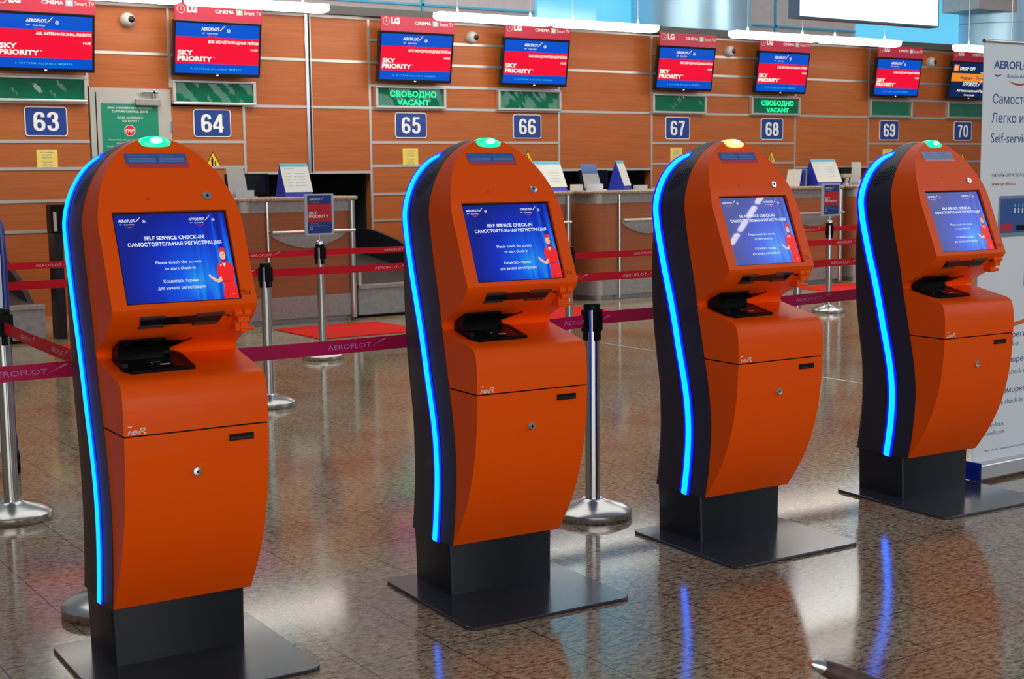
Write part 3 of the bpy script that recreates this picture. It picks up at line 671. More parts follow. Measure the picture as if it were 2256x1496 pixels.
post(8.30,6.70,'steel barrier post concealed behind the fourth kiosk, farther back')
post(5.93,4.95,'steel barrier post hidden behind the fourth kiosk')
def skysign(p,dx=0):
    a=MB(); a.lathe([(.036,.953),(.034,.975),(.008,.985),(.008,1.03)],CHROME,20); h=a.build('sign_socket',p)
    a=MB(); w,z0,z1=.262,1.025,1.365
    a.box(-w/2+dx,w/2+dx,-.012,.012,z0,z1,ACR); f=a.build('sign_holder',p,bevel=.004)
    a=MB(); fr=Frame((-w/2+.022+dx,-.0125,z0+.018),(1,0,0),(0,0,1)); W_,H_=w-.044,z1-z0-.03
    rect(a,fr,0,W_,0,H_,.0005,NAVY); rect(a,fr,0,W_,H_*.30,H_*.77,.001,T_REDP)
    logo(a,fr,W_*.08,W_*.62,H_*.87,.0015,WHITE,NAVY,STOPR,ring=False)
    text(a,fr,'SKY',.01,W_*.40,H_*.50,H_*.075,.0015,WHITE,.03); text(a,fr,'PRIORITY',.01,W_*.88,H_*.41,H_*.075,.0015,WHITE,.03)
    text(a,fr,'Priority check-in',.02,W_*.45,H_*.245,H_*.022,.0015,GREYP,0); text(a,fr,'business class passengers and',.02,W_*.8,H_*.19,H_*.018,.0015,GREYP,0)
    for q in ((.02,.045,.03,.034),(.02,.045,.052,.056),(.02,.023,.03,.056),(.042,.045,.03,.056)): rect(a,fr,q[0],q[1],q[2],q[3],.0015,WHITE)
    a.build('poster',f)
T_REDP=mat('poster_red',(.62,.008,.02),.4)
skysign(pA); skysign(pB,.01)
def belt(a,c,z,texts,m,label,th=.025,flipn=False,mt=None,sag=.006):
    A=Vector((a[0],a[1],0)); B=Vector((c[0],c[1],0)); d=(B-A); L=d.length; d.normalize()
    b_=MB(); n=12; off=.050; rows=[]
    zf=lambda t: z-sag*4*t*(1-t)
    for k in range(n+1):
        t=k/n; P=A+d*(off+(L-2*off)*t); rows.append((P,zf(t)))
    nn=Vector((d.y,-d.x,0))*.0008
    b_.grid([[P+Vector((0,0,zz-th))+nn,P+Vector((0,0,zz+th))+nn] for P,zz in rows],m,flip=False)
    b_.grid([[P+Vector((0,0,zz-th))-nn,P+Vector((0,0,zz+th))-nn] for P,zz in rows],m,flip=True)
    for s in texts:
        t=s/L; fr=Frame(A+d*s+Vector((0,0,zf(t)))+nn*1.6,tuple(d),(0,0,1))
        h=.019
        text(b_,fr,'AEROFLOT',-.115,.075,-h/2,h,0,mt or BELT_T,.0)
        shape(b_,fr,[(.072,-.012),(.100,.003),(.125,.011),(.098,.0)],0,mt or BELT_T); shape(b_,fr,[(.105,.006),(.13,.018),(.15,.021),(.128,.010)],0,mt or BELT_T)
    tag(b_.build('barrier_belt'),label,'belt','red belts between the barrier posts')
bt2=mat('belt_lettering_violet',(.55,.22,.50),.6)
belt((-.9,4.87),(1.475,4.76),.875,[2.12],BELT_D,'front crimson belt left of the leftmost kiosk, large white lettering',.027,mt=bt2)
belt((1.475,4.76),(3.665,4.835),.875,[1.00,2.15],BELT_D,'front crimson belt between the first and second kiosk',.027,mt=bt2,sag=.012)
belt((3.665,4.835),(5.93,4.95),.885,[1.43],BELT_D,'front crimson belt running behind the third kiosk',.027,mt=bt2,sag=.004)
belt((1.533,6.343),(1.475,4.76),.87,[.48,1.0],BELT_R,'red belt slanting down from the leftmost steel post',.026)
belt((.9,8.55),(3.736,8.473),.89,[.65,2.62],BELT_R,'lower of the two red belts left of the leftmost kiosk')
belt((3.736,8.473),(6.30,8.60),.882,[.95,2.0],BELT_R,'lower red belt crossing between first and second kiosk')
belt((6.30,8.60),(8.75,8.60),.880,[.75,1.6],BELT_R,'upper red belt crossing between second and third kiosk')
belt((8.75,8.60),(11.6,8.60),.880,[.6,1.5],BELT_R,'second highest red belt between third and fourth kiosk')
belt((4.45,6.85),(8.3,6.70),.882,[.55,1.07,2.85],BELT_R,'lower red belt crossing between second and third kiosk')
belt((1.9,10.45),(5.08,10.406),.886,[1.0,2.68],BELT_R,'upper of the two red belts left of the leftmost kiosk')
belt((5.08,10.406),(7.5,10.45),.886,[.72,1.8],BELT_R,'upper red belt crossing between first and second kiosk')
belt((8.9,10.45),(11.03,10.38),.89,[1.85],BELT_R,'top red belt left of the right hand priority post')
belt((11.03,10.38),(13.2,10.45),.89,[.62],BELT_R,'top red belt right of the right hand priority post')

# ------------------------------------------------------------------ self-service kiosk
HW=[(.205,.223),(1.20,.223),(1.30,.227),(1.36,.225),(1.425,.2185),(1.464,.208),(1.51,.190),(1.545,.170),(1.575,.147),(1.60,.117),(1.62,.085),(1.634,.052),(1.641,.027),(1.645,.0)]
def lerp(tab,z):
    if z<=tab[0][0]: return tab[0][1]
    for (a,p),(c,q) in zip(tab[:-1],tab[1:]):
        if z<=c: return p+(q-p)*(z-a)/(c-a)
    return tab[-1][1]
FL=[(.207,-.020),(.28,-.075),(.37,-.128),(.48,-.172),(.59,-.199),(.69,-.211),(.775,-.215)]
OB=[(.205,-.018),(.287,-.035),(.38,-.047),(.487,-.055),(.57,-.051),(.67,-.036),(.778,-.011),(.861,.008),(.912,.020),(.977,.036),(1.058,.050),(1.139,.070),(1.22,.091),(1.30,.108),(1.367,.118),(1.438,.124),(1.509,.126),(1.56,.128),(1.60,.130),(1.645,.135)]
BK=[(.205,.325),(.287,.310),(.42,.296),(.53,.296),(.64,.303),(.75,.322),(.88,.343),(1.0,.353),(1.11,.357),(1.2,.355),(1.28,.346),(1.35,.333),(1.41,.317),(1.464,.298),(1.525,.282),(1.575,.262),(1.61,.238),(1.645,.205)]
SP=[(.200,.111),(.28,.097),(.354,.087),(.448,.080),(.533,.084),(.616,.096),(.705,.119),(.794,.146),(.853,.160),(.935,.182),(1.007,.203),(1.073,.226),(1.139,.248),(1.217,.270),(1.284,.290),(1.34,.300),(1.397,.303),(1.453,.293),(1.509,.284),(1.558,.258),(1.578,.230),(1.592,.190)]
def yface(z): return -.158+(z-1.138)*.425 if z<=1.45 else -.0254+(z-1.45)*.585
_x=[(t/40) for t in range(41)]
def _spl(tab,n=90):   # Catmull-Rom resample of a (z,value) table
    P=[tab[0]]+list(tab)+[tab[-1]]; out=[]
    for i in range(1,len(P)-2):
        for k in range(6):
            t=k/6; q=[]
            for c in (0,1):
                a0,a1,a2,a3=P[i-1][c],P[i][c],P[i+1][c],P[i+2][c]
                q.append(.5*((2*a1)+(-a0+a2)*t+(2*a0-5*a1+4*a2-a3)*t*t+(-a0+3*a1-3*a2+a3)*t**3))
            out.append(tuple(q))
    out.append(tab[-1]); out.sort(); return out
OB=_spl(OB); BK=_spl(BK); FL=_spl(FL)
import bisect
def _arch(z):
    # one smooth arch: straight sides to z=1.33 then a superellipse to the apex
    if z<=1.33: return .2235
    t=min(1,(z-1.33)/(1.645-1.33)); return .2265*max(0,1-t**2.2)**(1/1.95)*(1-.0)+(.2235-.2265)*max(0,1-t*6)
HW=[(z_,_arch(z_)) for z_ in [.205,1.33]+[1.33+.315*math.sin(PI/2*k/60) for k in range(1,61)]]
def smooth_rows(z0,z1,n): return [z0+(z1-z0)*k/n for k in range(n+1)]
def make_kiosk():
    r=empty('self_service_kiosk',(0,0,0))
    # floor plate and foot
    a=MB(); a.prism(rrect(-.332,.332,-.340,.340,.045,6),0,.012,PLATE); a.build('base_plate',r,bevel=.003)
    a=MB(); rows=[]
    for k in range(9):
        z=.012+.235*k/8; t=k/8; e=.006*(t**2)
        rows.append(rrect(-.214-e,.214+e,.020+.004*t,.300+.004*t,.012,3)+[rrect(-.214-e,.214+e,.020+.004*t,.300+.004*t,.012,3)[0]])
    a.grid([[(x,y,.012+.235*k/8) for x,y in row] for k,row in enumerate(rows)],DARKM,smooth=True); a.build('pedestal',r)
    # dark rear shell: arch outline run back to a curved rear profile
    zs=smooth_rows(.205,1.30,24)+[1.33,1.36,1.395,1.425,1.45,1.464,1.49,1.51,1.53,1.545,1.56,1.575,1.588,1.60,1.61,1.62,1.628,1.634,1.6385,1.642,1.6443,1.645]
    a=MB(); rf=.035
    def shell_row(z):
        w_=lerp(HW,z)+.002; y0=lerp(OB,z)+.001; y1=lerp(BK,z); rr=min(rf,w_)
        L=[(-w_,y0,z)]+[(-w_,y0+(y1-rr-y0)*k/4,z) for k in range(1,5)]
        for k in range(1,6): q=R(90*k/5); L.append((-w_+rr*(1-math.cos(q)),y1-rr+rr*math.sin(q),z))
        Rr=[(-x,y,zz) for x,y,zz in L[::-1]]
        return L+Rr
    a.grid([shell_row(z) for z in zs],SHELL,flip=True)
    lo=shell_row(.205); a.poly([(x,y,.205) for x,y,_ in lo],SHELL)
    hi=[(-(lerp(HW,z)+.002),lerp(OB,z)+.001,z) for z in zs]; a.grid([[p,(-p[0],p[1],p[2])] for p in hi],SHELL,smooth=False)
    a.build('rear_shell',r)
    # light strips: raised diffuser over a glowing ribbon that paints its blue halo
    for sgn in (-1,1):
        pts=[]
        N=60
        for k in range(N+1):
            u=k/N*(len(SP)-1); i=min(int(u),len(SP)-2); f=u-i; z=SP[i][0]+(SP[i+1][0]-SP[i][0])*f; y=SP[i][1]+(SP[i+1][1]-SP[i][1])*f
            pts.append((y,z))
        # smooth
        for _ in range(4): pts=[pts[0]]+[((pts[i-1][0]+2*pts[i][0]+pts[i+1][0])/4,(pts[i-1][1]+2*pts[i][1]+pts[i+1][1])/4) for i in range(1,N)]+[pts[-1]]
        def ribbon(hw_,m,d,arc,wf_):
            rows=[]
            for i,(y,z) in enumerate(pts):
                ty=pts[min(i+1,N)][0]-pts[max(i-1,0)][0]; tz=pts[min(i+1,N)][1]-pts[max(i-1,0)][1]; l=math.hypot(ty,tz); ny,nz=tz/l,-ty/l
                w_=hw_*wf_(i/N); row=[]
                for q in (-1,-.6,0,.6,1):
                    yy=y+ny*w_*q; zz=min(z+nz*w_*q,1.615); xx=lerp(HW,max(zz,.206))+.002+d+arc*(1-q*q)
                    # lift above the arch where the side leans in
                    row.append((sgn*xx,yy,zz))
                rows.append(row)
            return rows
        wfun=lambda t: 1.0 if t<.9 else max(.25,1-(t-.9)*6)
        e=MB(); e.grid(ribbon(.0175,STRIPC,.004,.006,wfun),STRIPC,flip=(sgn>0)); st=e.build('light_strip',r); 
        e=MB(); e.grid(ribbon(.031,STRIPB,.0015,.0,wfun),STRIPB,flip=(sgn>0)); e.build('strip_halo',st)
    # speaker holes
    for s in (-1,1):
        a=MB()
        for i in range(14):
            for j in range(9):
                y=.125+i*.0085+j*.002; z=1.545-j*.0085-i*.0035
                if ((i-6.5)/7)**2+((j-4)/4.8)**2>1: continue
                x=lerp(HW,z)+.0035; q=.0022; x2=lerp(HW,z+q)+.0035
                a.poly([(s*x,y-q,z-q),(s*x,y+q,z-q),(s*x2,y+q,z+q),(s*x2,y-q,z+q)],BLACK)
        a.build('speaker_grille',r)
    # orange front: lower box
    def side_rows(pr,inner): pass
    w_=.223
    a=MB()
    def strip(pts,yo=None):
        """front panel band through (y,z) points with its two flanks back to the shell"""
        a.grid([[(-w_,y,z),(w_,y,z)] for y,z in pts],ORANGE,smooth=True)
        for s in (-1,1): a.grid([[(s*w_,y,z),(s*w_,y+(lerp(OB,z)-y)*.5,z),(s*w_,lerp(OB,z)+.003,z)] for y,z in pts],ORANGE,flip=(s<0),smooth=True)
    lowp=[(y,z) for z,y in [(z_,lerp(FL,z_)) for z_ in smooth_rows(.207,.772,22)]]
    # smooth the tabulated profile a little
    for _ in range(6): lowp=[lowp[0]]+[((lowp[i-1][0]+2*lowp[i][0]+lowp[i+1][0])/4,lowp[i][1]) for i in range(1,len(lowp)-1)]+[lowp[-1]]
    strip(lowp)
    a.poly([(-w_,lowp[0][0],.207),(w_,lowp[0][0],.207),(w_,-.015,.207),(-w_,-.015,.207)],ORANGE)
    dr=a.build('lower_door',r)
    a=MB()
    a.box(-w_+.004,w_-.004,-.209,-.10,.770,.780,BLACK)
    upp=[(-.215,.7765),(-.2150,.80),(-.2145,.84),(-.212,.875),(-.2065,.905),(-.197,.922),(-.182,.932),(-.160,.938),(-.08,.954),(0,.970),(.030,.9775),(.036,.986),(.033,.997),(.020,1.008),(-.010,1.022),(-.043,1.038),(-.067,1.052),(-.089,1.069),(-.115,1.090),(-.138,1.110),(-.151,1.125),(-.156,1.133),(-.158,1.138)]
    a.grid([[(-w_,y,z),(w_,y,z)] for y,z in upp],ORANGE,smooth=True)
    for s in (-1,1):
        for seg in (upp[:11],upp[11:]):
            a.grid([[(s*w_,y,z),(s*w_,y+(max(lerp(OB,z),y)-y)*.5,z),(s*w_,max(lerp(OB,z),y)+.003,z)] for y,z in seg],ORANGE,flip=(s<0),smooth=True)
    # head: face with a recess for the screen
    zz=[1.138,1.146,1.152,1.20,1.25,1.30,1.33,1.36,1.39,1.416,1.422,1.425+.02,1.464,1.49,1.51,1.53,1.545,1.56,1.575,1.588,1.60,1.61,1.62,1.628,1.634,1.6385,1.642,1.6443,1.645]
    sw=.178; lo_,hi_=1.152,1.420
    def hwz(z): return lerp(HW,z) if z>1.15 else .223
    zlo=[z for z in zz if z<=1.152+1e-6]; zmid=[z for z in zz if 1.152-1e-6<=z<=1.422+1e-6]; zhi=[z for z in zz if z>=1.422-1e-6]
    def fr_row(z,x0,x1,n=6): return [(x0+(x1-x0)*k/n,yface(z),z) for k in range(n+1)]
    a.grid([fr_row(z,-hwz(z),hwz(z)) for z in zlo],ORANGE); a.grid([fr_row(z,-hwz(z),hwz(z)) for z in zhi],ORANGE)
    a.grid([fr_row(z,-hwz(z),-sw,1) for z in zmid],ORANGE); a.grid([fr_row(z,sw,hwz(z),1) for z in zmid],ORANGE)
    zf_=sorted(set(zz+[1.17,1.22,1.27,1.315,1.345,1.375,1.405,1.435,1.455,1.477,1.50,1.52,1.5375,1.5525,1.5675,1.5815,1.594]))
    for s in (-1,1):
        a.grid([[(s*hwz(z),yface(z)+(lerp(OB,z)+.003-yface(z))*q,z) for q in (0,.33,.67,1)] for z in zf_],ORANGE,flip=(s<0))
    top_=1.422; dn=Vector((0,1,-.425)).normalized()*.012
    cs=[Vector((x,yface(z),z)) for x,z in ((-sw,1.152),(sw,1.152),(sw,top_),(-sw,top_))]; ci=[c+dn for c in cs]
    for i in range(4): a.poly([cs[i],cs[(i+1)%4],ci[(i+1)%4],ci[i]],ORANGE)
    hd=a.build('front_housing',r)
    # screen
    fr=Frame(ci[0],(1,0,0),Vector((0,.425,1))); W_=2*sw; H_=(ci[3]-ci[0]).length
    a=MB(); rect(a,fr,0,W_,0,H_,.0005,BLACKG); a.build('screen_bezel',r)
    a=MB(); e=.006; rect(a,fr,e,W_-e,e,H_-e,.0015,SCREEN)
    so=a.build('screen',r); uv=so.data.uv_layers.new(name='UVMap')
    for l_,c_ in zip(uv.data,((0,0),(1,0),(1,1),(0,1))): l_.uv=c_
    a=MB(); fs=Frame(fr.p(e,e,0),fr.u,fr.v); w=W_-2*e; h=H_-2*e; D=.0020
    logo(a,fs,.035*w,.20*w,.915*h,D,E_WHITE,T_BLUE,E_RED); logo(a,fs,.665*w,.20*w,.915*h,D,E_WHITE,T_BLUE,E_RED,cyr=True)
    T=lambda s,u0,u1,v,hh,bd: text(a,fs,s,u0*w,u1*w,v*h,hh*h,D,E_WHITE,bd)
    T('SELF SERVICE CHECK-IN',.235,.775,.705,.042,.02); T('САМОСТОЯТЕЛЬНАЯ РЕГИСТРАЦИЯ',.085,.93,.635,.042,.02)
    T('Please touch the screen',.30,.71,.430,.036,.0); T('to start check-in',.375,.65,.360,.036,.0); T('Коснитесь экрана',.345,.66,.215,.036,.0); T('для начала регистрации',.285,.71,.140,.036,.0)
    a.build('screen_lettering',so)
    a=MB(); S=lambda pts,d,m: shape(a,fs,[(x*w,y*h) for x,y in pts],d,m)
    S([(.87,0),(.865,.06),(.885,.16),(.865,.22),(.85,.34),(.855,.40),(.895,.425),(.93,.43),(.975,.41),(.995,.36),(.998,.28),(.985,.20),(.999,.12),(.999,0)],D,E_RED)
    S([(.865,.40),(.84,.34),(.845,.26),(.88,.215),(.945,.205),(.955,.235),(.90,.26),(.885,.30)],D+.0003,E_RED)
    S([(.872,.26),(.83,.225),(.80,.25),(.765,.29),(.755,.275),(.775,.24),(.80,.21),(.84,.185),(.875,.205)],D+.0004,E_SKIN)
    S([(.885,.205),(.945,.205),(.95,.195),(.885,.19)],D+.0006,E_DRED); S([(.90,.0),(.905,.10),(.91,.10),(.907,0)],D+.0006,E_DRED)
    S([(.898,.425),(.918,.36),(.935,.425)],D+.0004,E_WHITE); S(ell(.918,.428,.020,.022,14),D+.0005,E_DRED)
    S(ell(.918,.505,.034,.062,20),D+.0004,E_HAIR); S(ell(.915,.498,.027,.052,20),D+.0006,E_SKIN)
    S(ell(.905,.510,.005,.005,8),D+.0009,E_HAIR); S(ell(.926,.510,.005,.005,8),D+.0009,E_HAIR); S([(.905,.480),(.926,.480),(.916,.470)],D+.0009,E_RED); S([(.914,.508),(.918,.508),(.919,.490),(.912,.490)],D+.0008,em('screen_skin_shade',(.75,.36,.26)))
    S([(.885,.530),(.892,.565),(.912,.590),(.935,.588),(.95,.560),(.952,.530),(.92,.545)],D+.0008,E_RED); S(ell(.885,.385,.007,.009,8),D+.0006,E_WHITE)
    S(ell(.955,.05,.004,.006,8),D+.0006,E_WHITE)
    a.build('hostess_picture',so)
    # status light on the apex
    a=MB(); rows=[]
    for k in range(13):
        x=-.052+.104*k/12; q=1-(x/.052)**2; ztop=1.6455-(.012 if q<.001 else .012*(x/.052)**2); zb_=ztop-.030*math.sqrt(max(q,0))
        rows.append([(x,yface(min(zb_,1.645))-.002,zb_),(x,yface(zb_*.4+ztop*.6)-.012*q-.002,zb_*.4+ztop*.6),(x,.085-.004*q,ztop+.004*q),(x,.115,ztop+.004*q),(x,.140,ztop-.006)])
    a.grid(rows,GREENL); lt=a.build('status_light',r)
    a=MB(); a.add([(x,yface(1.628)-.016+abs(x)*.15,z) for x,z in [(p_[0],p_[1]) for p_ in ell(.0,1.636,.020,.010,16)]],[list(range(16))],GREENC); a.build('light_centre',lt)
    # instruction sticker
    f2=Frame((0,yface(1.552)-.0012,1.552),(1,0,0),Vector((0,.585,1))); a=MB()
    rect(a,f2,-.098,.092,0,.016,0,STK_R); rect(a,f2,-.105,.088,.014,.050,.0003,STK_B); text(a,f2,'Регистрация пассажиров',-.095,-.03,.040,.005,.0008,STK_T,0); text(a,f2,'Flight check-in',.0,.05,.040,.005,.0008,STK_T,0)
    for k in range(3): rect(a,f2,-.095,-.01,.020+k*.006,.022+k*.006,.0008,STK_T); rect(a,f2,.0,.08,.020+k*.006,.022+k*.006,.0008,STK_T)
    a.build('instruction_sticker',r)
    # locks, lens
    def disc(x,y,z,nrm,rad,name,lab=None):
        q=Vector(nrm).to_track_quat('Z','Y').to_matrix().to_4x4(); Mx=Matrix.Translation((x,y,z))@q
        m_=MB(); m_.lathe([(rad,-.004),(rad,.004),(rad*.85,.007),(rad*.5,.0075)],CHROME,24,Mx); m_.lathe([(rad*.3,.0078),(rad*.28,.0082)],BLACK,12,Mx); o=m_.build(name,r)
        if lab: o['label']=lab
    disc(.125,yface(1.463),1.463,(0,-1,.42),.0145,'head_lock'); disc(-.006,-.2085,.647,(0,-1,0),.0145,'door_lock')
    a=MB(); a.add([(x,yface(z)-.001,z) for x,z in ell(-.060,1.459,.004,.004,10)],[list(range(10))],STK_R); a.build('sensor_lens',r)
    # door label, maker mark
    f3=Frame((0,-.2165,0),(1,0,0),(0,0,1)); a=MB(); slab(a,f3,[(.097,.729),(.173,.729),(.173,.749),(.097,.749)],-.003,.0025,BLACK); slab(a,f3,[(.100,.732),(.170,.732),(.170,.740),(.100,.740)],.0025,.003,DARKM); a.build('door_label',r)
    a=MB()
    for k,(uu,ss) in enumerate(((-.212,'I'),(-.200,'e'),(-.180,'R'))): pass
    f4=Frame((0,-.2162,.781),(1,0,0),(0,0,1)); text(a,f4,'ıeR',-.214,-.156,0,.018,.0004,WHITE,.015,.25); text(a,f4,'ıeR',-.2125,-.1575,.002,.014,.0007,ORANGE_IN,-.022,.25); rect(a,f4,-.211,-.199,.0215,.0245,.0004,WHITE); a.build('maker_mark',r)
    # card slot on the underside of the head
    un=Vector((0,-.069,-.069)); f5=Frame((0,-.158,1.138),(1,0,0),(0,-.069,.069)); f5=Frame((0,-.089,1.069),(1,0,0),Vector((0,-.067,.066)))
    a=MB(); slab(a,f5,[(-.130,.028),(.112,.028),(.120,.062),(-.138,.062)],-.004,.0085,BLACKG); sl=a.build('card_slot',r)
    for q in ([(-.136,.020),(-.060,.020),(-.060,.030),(-.128,.030)],[(-.138,.060),(-.062,.060),(-.062,.070),(-.138,.070)],[(.030,.020),(.105,.020),(.110,.032),(.038,.032)],[(.034,.060),(.124,.060),(.124,.071),(.034,.071)]):
        a=MB(); slab(a,f5,q,.004,.0105,ACRB); a.build('slot_guide',sl)
    # hinge and latch at the right of the head underside
    a=MB(); a.tube([(.150,-.146,1.108),(.176,-.146,1.108)],.013,ORANGE,14); a.tube([(.180,-.146,1.108),(.205,-.146,1.108)],.013,ORANGE,14)
    a.box(.162,.200,-.150,-.115,1.078,1.106,ORANGE); a.box(.160,.176,-.130,-.09,1.050,1.085,ORANGE); a.box(.180,.204,-.122,-.085,1.046,1.078,ORANGE); a.tube([(.178,-.118,1.060),(.224,-.118,1.056)],.007,ORANGE,10)
    a.build('hinge_latch',r,bevel=.002)
    a=MB(); slab(a,Frame((0,-.1655,0),(1,0,0),(0,0,1)),ell(.128,1.104,.003,.003,8),-.02,.0,BLACK); a.build('screw_hole',r)
    # corner pictogram of headphone socket
    f6=Frame((.182,yface(1.163)-.001,1.163),(1,0,0),Vector((0,.425,1))); a=MB()
    for q in ((0,.022,.010,.0115),(.022,.0235,.0,.018),(.006,.022,.003,.0042),(.004,.0055,.003,.011),(-.004,.010,.015,.0162)): rect(a,f6,*q,0,BLACK)
    a.build('socket_pictogram',r)
    # document reader in the notch
    Sh=lambda y: .938+(y+.160)*.2085
    a=MB(); f7=Frame((0,0,Sh(0)+.004),(1,0,0),Vector((0,1,.2085)))
    slab(a,f7,[(-.188,-.095),(-.165,-.135),(.030,-.130),(.030,.0),(.015,.03),(-.16,.03)],-.004,.006,BLACK); a.build('reader_plate',r)
    rdr=MB(); rows=[]
    prof=[(.028,.985),(.020,1.000),(.0,1.012),(-.03,1.024),(-.055,1.036),(-.07,1.044)]
    xr=[-.035,-.030,-.010,.012,.030,.045]; xl=[-.178,-.178,-.176,-.172,-.166,-.160]
    for (y,z),x0_,x1_ in zip(prof,xl,xr): rows.append([(x0_,y-.006,z-.006),(x0_+.01,y-.012,z-.012),(x1_-.01,y-.012,z-.012),(x1_,y-.006,z-.006)])
    rdr.grid(rows,BLACK)
    rdr.prism([(.030,.972),(.022,1.004),(.0,1.016),(-.03,1.028),(-.058,1.040),(-.062,1.034),(-.040,1.012),(-.030,.985),(-.030,.965)],-.178,-.036,BLACK,Matrix(((0,0,1,0),(1,0,0,0),(0,1,0,0),(0,0,0,1)))); rdr.tube([(-.06,-.010,.990),(-.012,-.010,.990)],.013,BLACK,12); rdr.box(-.185,-.168,-.10,.02,.955,.975,BLACK)
    o=rdr.build('document_reader',r)
    g=MB(); f8=Frame((-.10,-.10,Sh(-.10)+.0112),(1,0,0),Vector((0,1,.2085))); rect(g,f8,.0,.10,-.02,.06,0,BLACKG); rect(g,f8,.032,.062,.0,.012,.0006,GREYP); rect(g,f8,.01,.04,.030,.032,.0006,GREYP); rect(g,f8,.01,.012,.012,.032,.0006,GREYP); g.build('reader_glass',o)
    g=MB(); text(g,Frame((.07,-.075,Sh(-.075)+.0012),(1,0,0),Vector((0,1,.2085))),'Document reader',0,.07,0,.006,0,STK_R,0); g.build('shelf_marking',r)
    return r
ACRB=mat('smoked_plastic',(.05,.04,.04),.15,coat=.5)
KP=[(1.501,4.130,-1.68,'g'),(2.730,4.136,-3.44,'g'),(3.938,4.157,-2.20,'y'),(5.195,4.181,-3.08,'g')]
KL=['leftmost orange self-service kiosk with green top light, nearest to the camera','second orange self-service kiosk from the left with green top light','third orange self-service kiosk from the left with yellowish top light, lights mirrored in its screen','rightmost orange self-service kiosk with green top light beside the white banner']
k0=None
for (x,y,a_,c_),lb in zip(KP,KL):
    k=make_kiosk() if k0 is None else copy_tree(k0); k0=k0 or k
    k.location=(x,y,0); k.rotation_euler=(0,0,R(a_)); tag(k,lb,'kiosk','orange self-service check-in kiosks')
    if c_=='y':
        for ch in k.children:
            if ch.name.startswith('status_light'):
                ch.data=ch.data.copy(); ch.data.materials[0]=YELL
                for g in ch.children: g.data=g.data.copy(); g.data.materials[0]=YELC

# ------------------------------------------------------------------ banner stand
r=empty('roll_up_banner',(5.579,4.279,0)); BWd=.85
a=MB(); fr=Frame((0,0,0),(1,0,0),(0,0,1)); fr=Frame((-.015,0,0),(1,0,0),(0,0,1)); a.box(-.015,BWd,0,.003,.09,2.115,BANN); a.build('banner_sheet',r)
a=MB(); fr=Frame((-.015,-.001,0),(1,0,0),(0,0,1))
logo(a,fr,.075,.42,1.99,0,BT,BT,BR,ring=False,flat=.72)
text(a,fr,'Самостоятельная',.075,.62,1.825,.046,0,BT,0); text(a,fr,'Легко и удобно!',.070,.58,1.735,.046,0,BT,.0); text(a,fr,'Self-service check-in',.068,.62,1.640,.048,0,BT,-.004)
text(a,fr,'онлайн-регистрация',.085,.355,1.478,.020,0,BGR,0); text(a,fr,'www.aeroflot.ru',.085,.265,1.435,.020,0,BR,0)
slab(a,fr,rrect(.14,.60,1.185,1.385,.015),0,.0004,BGR); rect(a,fr,.155,.585,1.205,1.37,.0008,BT); rect(a,fr,.16,.25,1.21,1.25,.001,CRIM); rect(a,fr,.28,.50,1.215,1.24,.001,BLACK)
for k in range(5): rect(a,fr,.26+.03*k,.27+.03*k,1.30,1.325,.001,BANN); rect(a,fr,.26+.03*k,.27+.03*k,1.33,1.345,.001,TEAL)
slab(a,fr,rrect(.355,.60,.93,1.13,.015),0,.0004,BT); rect(a,fr,.365,.59,.95,1.11,.0008,TEAL)
n=16; arc=[(.20+.6*k/n,.735+.10*(k/n)**1.3) for k in range(n+1)]; a.grid([[fr.p(x,y,.0002),fr.p(x,y+.02,.0002)] for x,y in arc],BO,smooth=False)
text(a,fr,'Онлайн-регистрация',.06,.60,.690,.028,0,BT,0); text(a,fr,'Online check-in',.10,.335,.645,.028,0,BGR,0)
text(a,fr,'Киоски саморегистрации',-.0,.62,.565,.028,0,BT,0); text(a,fr,'Self-service check-in',.06,.40,.505,.028,0,BGR,0)
text(a,fr,'Стойки саморегистрации',-.05+.05,.62,.415,.028,0,BT,0); text(a,fr,'Self-service check-in',.03,.375,.360,.028,0,BGR,0)
text(a,fr,'www.aeroflot.ru',.04,.235,.255,.022,0,BGR,0); text(a,fr,'www.aeroflot.com',.04,.24,.215,.022,0,BGR,0); text(a,fr,'Телефон Информационного центра',.085,.40,.135,.010,0,BGR,0)
a.build('banner_print',r)
a=MB(); a.box(-.02,BWd+.01,-.055,.07,.012,.090,STEEL); a.build('base_cassette',r,bevel=.008)
a=MB(); a.box(-.028,-.02,-.06,.075,.008,.10,CARTB); a.build('end_cap',r,bevel=.01)
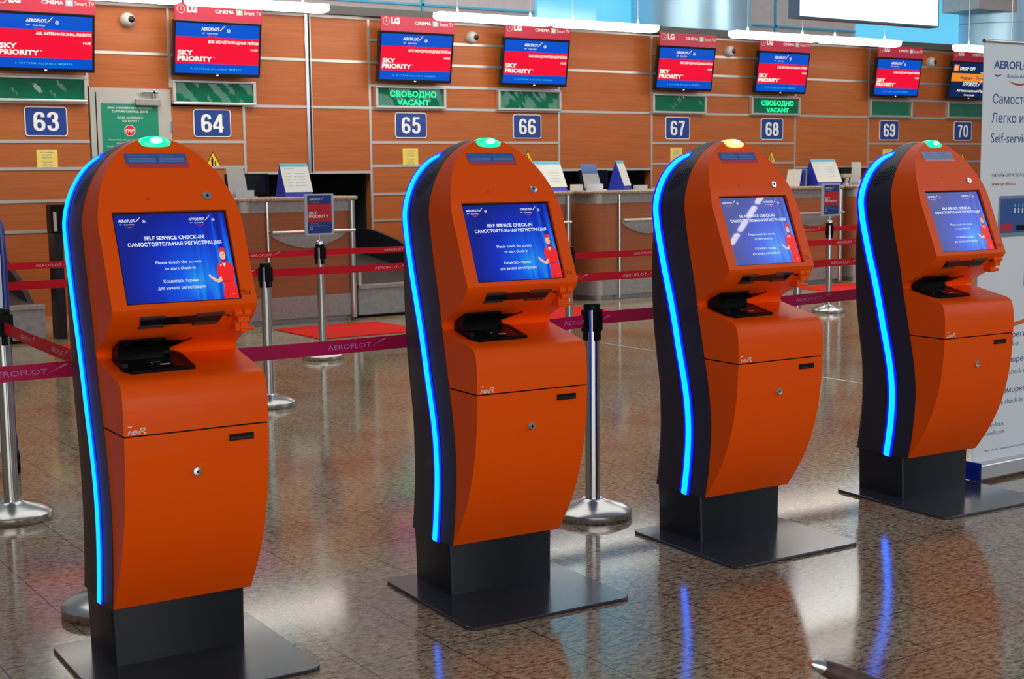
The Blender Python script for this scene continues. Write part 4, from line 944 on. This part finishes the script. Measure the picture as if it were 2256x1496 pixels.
a=MB(); a.tube([(-.018,0,2.115),(BWd,0,2.115)],.010,STEEL,12); a.build('top_rail',r)
tag(r,'white roll-up banner with blue lettering at the right edge of the photo','banner')

# ------------------------------------------------------------------ baggage cart at the left edge
r=empty('baggage_cart',(1.74,7.35,0),R(-10))
a=MB(); a.tube([(.06,0,.06),(.06,0,1.10),(.055,0,1.28),(.03,0,1.34),(-.02,0,1.36),(-.55,0,1.36)],.018,CARTB,12); a.tube([(.045,0,1.16),(-.55,0,1.16)],.014,CARTB,10); a.tube([(-.62,0,1.36),(-.67,0,1.30),(-.68,0,.06)],.018,CARTB,12); a.tube([(-.55,0,1.36),(-.62,0,1.36)],.018,CARTB,10); a.build('frame',r)
a=MB(); a.box(-.66,.045,-.02,-.012,.12,1.14,BANN); a.build('advertising_board',r)
a=MB(); a.tube([(.06,0,.12),(.10,.55,.12)],.016,CARTB,8); a.tube([(-.68,0,.12),(-.64,.55,.12)],.016,CARTB,8); a.tube([(.10,.55,.12),(-.64,.55,.12)],.016,CARTB,8); a.build('load_frame',r)
for x,y in ((.07,.0),(-.68,0),(.10,.55),(-.64,.55)): a=MB(); a.tube([(x-.015,y,.06),(x+.015,y,.06)],.06,BLACK,20); a.build('wheel',r)
tag(r,'blue framed baggage cart with pale board, cut by the left edge','cart')

# ------------------------------------------------------------------ brown handled stick low in front
r=empty('umbrella',(3.05,.86,0))
a=MB(); P=Vector((1.567,1.5,.752)); 
tip=P-Vector((3.05,.86,0)); end=Vector((0,0,.012)); dd=(end-tip).normalized()
a.tube([tip,tip+dd*.008,tip+dd*.024],[.006,.0105,.0115],CHROME,14); a.build('silver_tip',r)
a=MB(); a.tube([tip+dd*.023,tip+dd*.05,tip+dd*.40,tip+dd*.42],[.0125,.0155,.019,.012],LEATH,14); a.build('grip',r)
a=MB(); a.tube([tip+dd*.41,tip+dd*.5,tip+dd*1.0,end],[.012,.03,.024,.006],mat('umbrella_cloth',(.02,.015,.02),.7),14); a.build('folded_cloth',r)
tag(r,'brown grip with silver tip poking in at the bottom edge, out of focus','umbrella')
